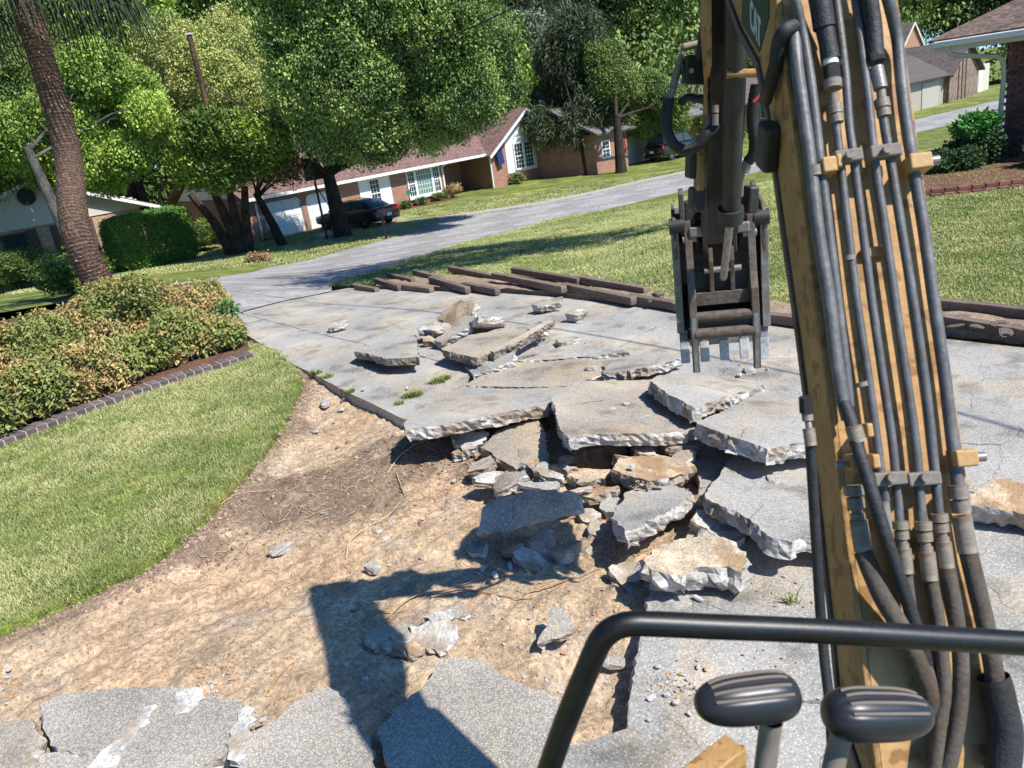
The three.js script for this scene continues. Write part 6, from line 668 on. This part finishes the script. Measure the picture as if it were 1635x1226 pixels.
// sleeved hoses and their ends at the top
run('hose', [[1295, -60, 0.05], [1309, 0, 0.045], [1316, 45, 0.036]], 0.02, 0.04, X.hose); run('hose_sleeve', [[1316, 42, 0.036], [1322, 70, 0.034], [1326, 95, 0.032]], 0.0165, 0.034, X.hose); part('hose_band', rod(BP(1325, 92, 0.032), BP(1327, 104, 0.032), 0.0135, 16), whiteM, boom); hex([1327, 104], [1330, 130], 0.0145, 0.03, X.hose, 'hose_sleeve', boom, 16); hex([1329, 128], [1330, 142], 0.0165, 0.03, X.dusty, 'collar', boom, 16); hex([1331, 150], [1333, 172], 0.009, 0.03, X.dusty, 'pipe_nipple', boom, 12); hex([1333, 166], [1335, 182], 0.0135, 0.03, X.fitting, 'hex_nut'); hex([1335, 183], [1337, 196], 0.0125, 0.03, X.fitting, 'hex_nut');
run('hose', [[1380, -60, 0.05], [1388, 0, 0.045], [1394, 40, 0.038], [1398, 92, 0.034]], 0.0155, 0.04, X.hose); hex([1396, 88], [1399, 100], 0.0165, 0.033, X.hose, 'collar', boom, 16); hex([1399, 108], [1406, 142], 0.0125, 0.031, X.steel, 'ferrule', boom, 18); hex([1406, 142], [1408, 160], 0.0085, 0.03, X.fitting, 'pipe_nipple', boom, 12); hex([1407, 158], [1410, 172], 0.0135, 0.03, X.fitting, 'hex_nut'); hex([1410, 174], [1412, 186], 0.0125, 0.03, X.fitting, 'hex_nut');
run('hose', [[1268, 42, 0.03], [1252, 50, 0.04], [1243, 70, 0.02], [1238, 105, -0.01], [1228, 140, -0.05], [1222, 160, -0.1]], 0.014, 0.03, X.hose); run('hose', [[1262, 55, 0.02], [1268, 90, 0.0], [1274, 140, 0.0]], 0.013, 0.01, X.hose);
// lower fittings and hoses
const stack = (x, y, x2, y2, r, off) => { const at = (t) => [lerp(x, x2, t), lerp(y, y2, t)]; hex(at(0), at(0.15), r * 1.12, off, X.fitting, 'hex_nut'); hex(at(0.18), at(0.34), r * 1.02, off, X.fitting, 'hex_nut'); hex(at(0.34), at(0.44), r * 0.62, off, X.dusty, 'pipe_nipple', boom, 14); hex(at(0.42), at(0.52), r * 0.85, off, X.fitting, 'hex_nut'); hex(at(0.52), at(1), r, off, X.fitting, 'ferrule', boom, 18); };
stack(1437, 832, 1447, 915, 0.0128, 0.03); stack(1473, 832, 1485, 926, 0.0138, 0.032); stack(1499, 820, 1512, 906, 0.0132, 0.032); stack(1362, 775, 1378, 880, 0.0155, 0.04); hex([1529, 774], [1532, 796], 0.0175, 0.03, X.dusty, 'hex_nut'); hex([1532, 798], [1536, 818], 0.016, 0.03, X.dusty, 'hex_nut'); hex([1535, 824], [1545, 882], 0.0165, 0.032, X.dusty, 'ferrule', boom, 18); hex([1410, 800], [1416, 850], 0.011, 0.026, X.dusty, 'hex_nut');
run('hose', [[1346, 640, 0.034], [1356, 665, 0.045], [1368, 710, 0.065], [1384, 760, 0.075], [1399, 808, 0.08], [1415, 860, 0.08], [1430, 906, 0.07], [1452, 970, 0.05], [1474, 1040, 0.03], [1490, 1110, 0.0], [1508, 1240, -0.05]], 0.0115, 0.06, X.hose); hex([1362, 680], [1370, 706], 0.0145, 0.062, X.fitting, 'ferrule', boom, 18);
run('hose', [[1378, 880, 0.04], [1390, 910, 0.045], [1410, 955, 0.05], [1440, 1005, 0.05], [1466, 1060, 0.04], [1490, 1130, 0.02], [1500, 1240, 0]], 0.0165, 0.04, X.hoseDusty); run('hose', [[1447, 915], [1452, 960], [1462, 1020], [1484, 1080], [1500, 1140], [1505, 1240, 0.01]], 0.0105, 0.025, X.hoseDusty); run('hose', [[1486, 926], [1496, 980], [1503, 1040], [1508, 1100], [1500, 1160], [1490, 1240]], 0.0118, 0.03, X.hoseDusty); run('hose', [[1512, 906], [1524, 970], [1533, 1040], [1534, 1100], [1526, 1170], [1510, 1240]], 0.0135, 0.032, X.hoseDusty); run('hose', [[1546, 882], [1560, 940], [1576, 1010], [1588, 1080], [1594, 1130], [1600, 1240]], 0.0155, 0.032, X.hoseDusty); run('hose', [[1416, 850], [1428, 900], [1446, 960], [1460, 1010], [1478, 1080]], 0.0085, 0.02, X.hoseDusty);
run('rubber_boot', [[1585, 1080], [1590, 1094], [1596, 1120], [1606, 1170], [1600, 1240]], 0.027, 0.03, X.hose);
// pipe clamps
const block = (px, py, w, h, d, off, m, name, ang = 0) => { const g = rbox(w, h, d, 0.004), c = BP(px, py, off), M4 = new THREE.Matrix4().makeBasis(LAT, AX, FN); const o = part(name, g, m, boom); M4.setPosition(c); o.applyMatrix4(M4); return o; };
const bolt = (px, py, off, r = 0.008, m = X.dusty) => { const c = BP(px, py, off); part('bolt', rod(c, c.clone().addScaledVector(FN, 0.012), r, 8), m, boom); };
for (const [a, b, w] of [[1353, 251, 0.05], [1412, 243, 0.056], [1419, 764, 0.056], [1473, 764, 0.056]]) { block(a, b, w, 0.024, 0.026, 0.036, X.dusty, 'pipe_clamp'); bolt(a + 2, b - 2, 0.05); }
for (const [a, b, w, h] of [[1320, 268, 0.026, 0.03], [1335, 262, 0.01, 0.026], [1464, 262, 0.04, 0.03], [1364, 738, 0.024, 0.03], [1393, 736, 0.014, 0.026], [1383, 687, 0.012, 0.026], [1536, 731, 0.038, 0.03]]) block(a, b, w, h, 0.045, 0.03, X.yellow, 'pipe_bracket'); for (const [a, b] of [[1484, 257], [1557, 730], [1349, 741]]) { const c = BP(a, b, 0.03); part('bolt', rod(c, c.clone().addScaledVector(LAT, a < 1400 ? -0.016 : 0.016), 0.009, 8), X.steel, boom); }
block(1397, 402, 0.05, 0.02, 0.012, 0.006, X.yellow, 'weld_lug'); hex([1300, 266], [1302, 282], 0.0145, 0.034, X.dusty, 'collar', boom, 16); hex([1356, 408], [1357, 416], 0.0105, 0.028, X.dusty, 'collar', boom, 14); hex([1375, 610], [1377, 617], 0.0105, 0.028, X.dusty, 'collar', boom, 14);
// hose hanging off the side of the boom, and a lamp boss further up
{ const BL = (px, py, l) => { const v = ray(px, py), Q = BW(0, 0, l), k = Q.sub(CAM).dot(LAT) / v.dot(LAT); return v.multiplyScalar(k).add(CAM); }, L = -0.17;
  part('side_hose', tube([[1293, 700], [1298, 780], [1304, 880], [1310, 980], [1317, 1060], [1324, 1120], [1330, 1240]].map(([a, b]) => BL(a, b, L)), 0.0095, 40, 12), X.hose, boom); const f = (a, b, c, d, r, m, n, s) => part(n, rod(BL(a, b, L), BL(c, d, L), r, s), m, boom); f(1287, 634, 1288, 658, 0.0125, X.hose, 'hose_cap', 14); f(1288, 658, 1290, 672, 0.0105, X.fitting, 'hex_nut', 6); f(1290, 672, 1292, 684, 0.006, X.steel, 'pipe_nipple', 10); f(1291, 684, 1295, 712, 0.0105, X.fitting, 'ferrule', 16);
  part('lamp_boss', rbox(0.035, 0.1, 0.06, 0.012), X.black, boom, BW(1.66, 2.36, -0.13).toArray(), [0.3, 0, 0]);
}
// the stick and everything hung on it
const stick = part('stick', sideBody([[2.36, 3.36], [2.5, 3.42], [2.66, 3.05], [2.9, 2.48], [3.1, 2.05], [3.14, 1.95], [3.06, 1.9], [2.98, 1.95], [2.77, 2.44], [2.58, 2.95]], 0.12, -0.06, 0.006), X.black, ex);
part('stick_plate', sideBody([[2.5, 3.2], [2.58, 3.22], [2.74, 2.66], [2.72, 2.52], [2.66, 2.56]], 0.02, -0.085, 0.003), X.yellowWorn, stick); part('stick_plate', sideBody([[2.6, 2.9], [2.64, 2.9], [2.83, 2.4], [2.79, 2.4]], 0.008, -0.074, 0.002), X.yellowWorn, stick); part('stick_web', sideBody([[2.44, 3.3], [2.5, 3.3], [2.7, 2.6], [2.62, 2.62]], 0.07, -0.02), X.rust, stick);
const SB = (px, py, F) => atF(px, py, F);
part('cylinder_barrel', rod(BW(2.5, 2.95, 0.0), BW(2.83, 2.04, 0.005), 0.033, 18), X.black, stick); part('cylinder_rod', rod(BW(2.83, 2.04, 0.005), BW(3.06, 1.76, 0.008), 0.015, 16), X.steel, stick); part('cylinder_gland', rod(BW(2.82, 2.07, 0.005), BW(2.84, 2.02, 0.005), 0.046, 18), X.black, stick);
part('cross_bar', rod(SB(1160, 118, 2.62), SB(1222, 116, 2.6), 0.014, 10), X.yellowWorn, stick); part('valve_block', rbox(0.09, 0.095, 0.06, 0.008), X.black, stick, SB(1112, 112, 2.85).toArray(), [0, 0, -0.14]); part('bolt', rod(SB(1104, 113, 2.815), SB(1104, 113, 2.8), 0.009, 8), X.steel, stick); part('side_bracket', rbox(0.03, 0.16, 0.05, 0.006), X.yellowWorn, stick, SB(1117, 268, 2.9).toArray(), [0, 0, -0.1]); part('side_bracket', rbox(0.05, 0.12, 0.08, 0.01), X.black, stick, SB(1108, 258, 2.93).toArray(), [0, 0, -0.1]); part('side_bracket', rbox(0.05, 0.09, 0.08, 0.01), X.black, stick, SB(1112, 318, 2.93).toArray(), [0, 0, -0.1]); part('side_bracket', rbox(0.04, 0.1, 0.08, 0.01), X.black, stick, SB(1198, 318, 2.93).toArray(), [0, 0, -0.1]);
const hz = (name, l, r, m) => part(name, tube(l.map(([a, b, F]) => SB(a, b, F)), r, l.length * 10, 12), m, stick);
hz('stick_hose', [[1068, 158, 2.85], [1064, 190, 2.84], [1066, 212, 2.83], [1078, 233, 2.82], [1096, 240, 2.8], [1114, 232, 2.79], [1128, 216, 2.78], [1138, 206, 2.78], [1142, 196, 2.78]], 0.02, X.hose); hz('stick_hose', [[1124, -40, 2.75], [1126, 20, 2.78], [1122, 60, 2.8], [1117, 95, 2.82]], 0.016, X.hose); hz('stick_hose', [[1208, 135, 2.75], [1203, 165, 2.76], [1202, 200, 2.77], [1205, 225, 2.78], [1202, 248, 2.79], [1194, 258, 2.8]], 0.02, X.hose); hz('stick_pipe', [[1186, 272, 2.82], [1183, 290, 2.84], [1182, 312, 2.86]], 0.011, X.dusty);
part('ferrule', rod(SB(1194, 257, 2.8), SB(1188, 275, 2.81), 0.017, 14), X.steel, stick); part('ferrule', rod(SB(1069, 160, 2.85), SB(1075, 140, 2.85), 0.012, 12), X.steel, stick); part('stick_pipe', rod(SB(1074, 142, 2.85), SB(1083, 108, 2.86), 0.014, 12), X.fitting, stick); part('stick_pipe', rod(SB(1083, 108, 2.86), SB(1091, 78, 2.86), 0.009, 12), X.fitting, stick); part('hex_nut', rod(SB(1084, 104, 2.86), SB(1086, 96, 2.86), 0.015, 6), X.fitting, stick); part('stick_pipe', rod(SB(1090, 76, 2.86), SB(1116, 70, 2.86), 0.013, 12), X.dusty, stick); part('ferrule', rod(SB(1142, 200, 2.76), SB(1142, 182, 2.76), 0.011, 14), X.steel, stick); part('hex_nut', rod(SB(1142, 180, 2.76), SB(1142, 168, 2.76), 0.012, 6), X.fitting, stick); hz('strap', [[1086, 164, 2.88], [1098, 156, 2.86], [1115, 158, 2.84], [1130, 156, 2.82]], 0.014, X.black); part('red_tag', rod(SB(1203, 163, 2.6), SB(1218, 149, 2.6), 0.006, 6), plain(rgb(0.4, 0.02, 0.03)), stick);
// bucket with thumb
{
  const yaw = 0.22, bk = part('bucket', box(0.001, 0.001, 0.001), X.rust, ex), base = SB(1146, 352, 3.26); bk.position.copy(base); bk.rotation.y = -yaw; bk.scale.setScalar(0.945);     // local: x across, y up, -z forward
  const prof = (pts, w, x0, bev = 0.002) => { const g = extr(pts, w - 2 * bev, bev); g.translate(0, 0, x0 + bev); g.rotateY(Math.PI / 2); return uvBox(g); };   // pts: [forward, y]
  const outer = [[-0.02, 0.03], [0.12, 0.06], [0.3, 0.0], [0.45, -0.13], [0.51, -0.29], [0.45, -0.43], [0.28, -0.52], [0.02, -0.55]], inner = outer.slice().reverse().map(([a, b]) => [a - 0.016 * (a > 0.1 ? 1 : 0.3), b + (b > -0.2 ? -0.014 : 0.012)]);
  bk.geometry = prof([...outer, ...inner], 0.38, -0.19); 
  for (const x of [-0.2, 0.186]) { part('side_plate', prof([[-0.05, 0.03], [-0.02, 0.06], [0.12, 0.08], [0.31, 0.01], [0.46, -0.13], [0.525, -0.29], [0.46, -0.44], [0.28, -0.54], [0.0, -0.57], [-0.03, -0.5], [-0.015, -0.3], [-0.04, -0.12]], 0.014, x), X.rust, bk); part('wear_edge', prof([[-0.04, -0.02], [-0.015, -0.02], [0.0, -0.3], [-0.01, -0.5], [-0.04, -0.5], [-0.03, -0.3]], 0.034, x - 0.01), X.steel, bk); }
  part('cutting_edge', prof([[-0.03, -0.54], [0.1, -0.53], [0.1, -0.555], [-0.03, -0.57]], 0.4, -0.2), X.steel, bk);
  for (const x of [-0.18, -0.09, 0, 0.09, 0.18]) { const t = part('tooth', prof([[-0.055, -0.645], [-0.02, -0.645], [0.0, -0.55], [-0.04, -0.55]], 0.042, x - 0.021, 0.004), X.bare, bk); part('tooth_adapter', prof([[-0.04, -0.55], [0.0, -0.545], [0.03, -0.49], [-0.02, -0.5]], 0.03, x - 0.015, 0.004), X.steel, t); }
  for (const s of [-1, 1]) { part('pivot_boss', rod(V(s * 0.15, 0.0, 0.03), V(s * 0.215, 0.0, 0.03), 0.035, 18), X.black, bk); part('hanger_plate', prof([[-0.03, 0.06], [0.06, 0.08], [0.1, 0.0], [0.06, -0.14], [-0.02, -0.12]], 0.02, s * 0.095 - 0.01, 0.003), X.black, bk); part('link_pin', rod(V(s * 0.1, -0.06, 0.05), V(s * 0.16, -0.06, 0.05), 0.018, 12), X.steel, bk); part('bracket', rbox(0.05, 0.11, 0.06, 0.01, s * 0.12, 0.05, 0.02), X.black, bk); part('coupler_plate', prof([[-0.08, 0.09], [0.08, 0.1], [0.12, 0.0], [0.05, -0.16], [-0.05, -0.14], [-0.09, -0.02]], 0.018, s * 0.065 - 0.009, 0.003), X.rust, bk); part('link_arm', prof([[-0.06, 0.14], [0.0, 0.16], [0.05, 0.04], [0.02, -0.05], [-0.04, -0.04]], 0.022, s * 0.155 - 0.011, 0.004), X.rust, bk); } part('coupler_bar', rbox(0.26, 0.045, 0.05, 0.008, 0, -0.03, 0.05), X.steel, bk); part('inner_plate', rbox(0.36, 0.2, 0.014, 0.003, 0, -0.2, -0.1), X.rust, bk);
  const th = part('thumb', rod(V(-0.14, -0.405, 0.13), V(0.14, -0.405, 0.13), 0.024, 16), X.rust, ex); th.position.copy(base); th.rotation.y = -yaw; th.scale.setScalar(0.945);
  for (const s of [-1, 1]) { const g = prof([[-0.02, 0.03], [-0.055, 0.02], [-0.08, -0.12], [-0.1, -0.22], [-0.135, -0.29], [-0.155, -0.4], [-0.16, -0.5], [-0.14, -0.665], [-0.125, -0.665], [-0.115, -0.5], [-0.1, -0.4], [-0.085, -0.3], [-0.06, -0.2], [-0.04, -0.12]], 0.032, s * 0.135 - 0.016, 0.003); part('tine', g, X.rust, th); part('tine_edge', prof([[-0.156, -0.4], [-0.161, -0.5], [-0.141, -0.666], [-0.137, -0.66], [-0.156, -0.5], [-0.152, -0.4]], 0.018, s * 0.135 - 0.009, 0.0005), X.steel, th); part('lug', prof([[-0.06, -0.11], [-0.1, -0.1], [-0.12, -0.16], [-0.1, -0.31], [-0.06, -0.31]], 0.018, s * 0.045 - 0.009, 0.002), X.rust, th); }
  part('roller', rod(V(-0.13, -0.48, 0.14), V(0.13, -0.48, 0.14), 0.026, 16), X.rust, th); part('cross_plate', rbox(0.25, 0.06, 0.014, 0.003, 0, -0.33, 0.095), X.rust, th); part('cross_plate', rbox(0.25, 0.045, 0.014, 0.003, 0, -0.44, 0.11), X.rust, th); part('cross_plate', rbox(0.25, 0.1, 0.014, 0.003, 0, -0.26, 0.05), X.black, th); part('pin', rod(V(-0.075, -0.2, 0.1), V(0.085, -0.2, 0.1), 0.014, 12), X.steel, th);
}
// guard rail and levers at the operator's place
{
  const R = (px, py, F = 0.75) => atF(px, py, F); part('guard_rail', tube([R(840, 1330), R(872, 1240), R(904, 1150), R(938, 1068), R(950, 1040), R(962, 1018), R(980, 1003), R(1004, 996), R(1040, 996), R(1130, 1000), R(1300, 1007), R(1500, 1019), R(1680, 1030), R(1900, 1045)], 0.0148, 120, 18), X.rail, ex);
  const knob = (name, cx, cy, ang, len, rad, taper, stalk) => { const c = R(cx, cy, 0.72), g = new THREE.SphereGeometry(1, 64, 40); g.rotateZ(Math.PI / 2); const p = g.attributes.position; for (let i = 0; i < p.count; i++) { const x = p.getX(i), y = p.getY(i), z = p.getZ(i), ex_ = Math.sign(x) * Math.pow(Math.abs(x), 0.72), k = Math.pow(1 - Math.min(1, Math.pow(Math.abs(ex_), 3.2)), 0.42), q = Math.hypot(y, z) || 1, a = Math.atan2(z, y), f = 1 - Math.abs(taper) * 0.34 * (0.5 + 0.5 * x * Math.sign(taper)), groove = Math.abs(a - 0.25) < 0.75 && Math.abs(x) < 0.82 ? -0.045 * Math.pow(Math.max(0, Math.sin((a - 0.25 + 0.75) / 1.5 * Math.PI * 5)), 2) : 0, rr_ = rad * (k * f + groove); p.setXYZ(i, ex_ * len / 2, y / q * rr_ * 0.95, z / q * rr_); } g.computeVertexNormals();
    const lv = part('control_lever', stalk ? tube([R(...stalk[0], 0.72), R(...stalk[1], 0.72), R(...stalk[2], 0.7)], 0.013, 12, 12) : g, X.dusty, ex); const o = part('knob', g, X.knob, lv); o.position.copy(c); o.rotation.set(0, 0.1, -ROLL * 0 + ang); 
    for (let k = 0; k < 4; k++) { const a = 0.25 - 0.62 + k * 0.4, pts = []; for (let i = 0; i <= 14; i++) { const x = -0.72 + i / 14 * 1.44, kk = Math.pow(1 - Math.pow(Math.abs(x), 3.2), 0.42), f = 1 - Math.abs(taper) * 0.34 * (0.5 + 0.5 * Math.sign(x) * Math.pow(Math.abs(x), 1.39) * Math.sign(taper)), r = rad * (kk * f - 0.012); pts.push(V(x * len / 2, Math.cos(a) * r * 0.95, Math.sin(a) * r)); } part('dust_ridge', tube(pts, 0.0022, 20, 6), X.knobDust, o); }
  };
  knob('control_lever', 1193, 1116, -0.13 + 0.0, 0.128, 0.034, -0.6, [[1232, 1150], [1226, 1190], [1215, 1290]]);
  knob('control_lever', 1402, 1140, -0.26, 0.14, 0.036, 0.6, [[1345, 1170], [1336, 1200], [1318, 1290]]);
}
// swing post, blade and tracks under the operator
{
  const dk = X.black; part('swing_post', sideBody([[0.6, 0.3], [1.15, 0.3], [1.2, 0.75], [1.1, 1.0], [0.95, 0.95], [0.6, 0.8]], 0.34, -0.17, 0.01), dk, ex); part('boom_foot', sideBody([[0.68, 0.55], [1.1, 0.55], [1.22, 1.0], [1.24, 1.28], [1.04, 1.22], [0.86, 0.95]], 0.24, -0.12, 0.01), dk, ex); part('boom_cylinder', rod(BW(1.2, 0.5, 0), BW(1.75, 2.2, 0), 0.05, 18), dk, ex);
  const blade = part('blade', uvBox(extr([[0, 0.05], [0.05, 0.05], [0.1, 0.25], [0.06, 0.42], [0.0, 0.44], [0.03, 0.25]], 1.7).rotateY(Math.PI / 2)), X.yellowWorn, ex, [-0.85, 0.0, -1.5]);
  part('platform', rbox(1.3, 0.1, 1.5, 0.03, 0, 0.78, 0.35), dk, ex); part('body', rbox(1.5, 0.6, 0.9, 0.12, 0, 1.15, 1.3), X.yellow, ex); part('console', rbox(0.5, 0.4, 0.16, 0.04, 0.3, 1.15, -0.45), dk, ex);
  for (const s of [-1, 1]) { const sh = new THREE.Shape(); sh.moveTo(-0.9, 0); sh.lineTo(0.9, 0); sh.absarc(0.9, 0.25, 0.25, -Math.PI / 2, Math.PI / 2); sh.lineTo(-0.9, 0.5); sh.absarc(-0.9, 0.25, 0.25, Math.PI / 2, Math.PI * 1.5); part('track', uvBox(new THREE.ExtrudeGeometry(sh, { depth: 0.35, bevelEnabled: false }).rotateY(Math.PI / 2)), X.hose, ex, [s * 0.65 - 0.175, 0.01, 0.1]); }
  const p = onY(1140, 1215, 0.35), q = p; const g = part('blade_bracket', merge([rbox(0.22, 0.03, 0.09, 0.008, 0, 0, 0), rbox(0.1, 0.12, 0.02, 0.006, 0.08, -0.06, 0.02)]), X.yellowWorn, ex, q.toArray(), [0, 0.55, 0]);
}
scene.add(camera);
renderer.render(scene, camera);
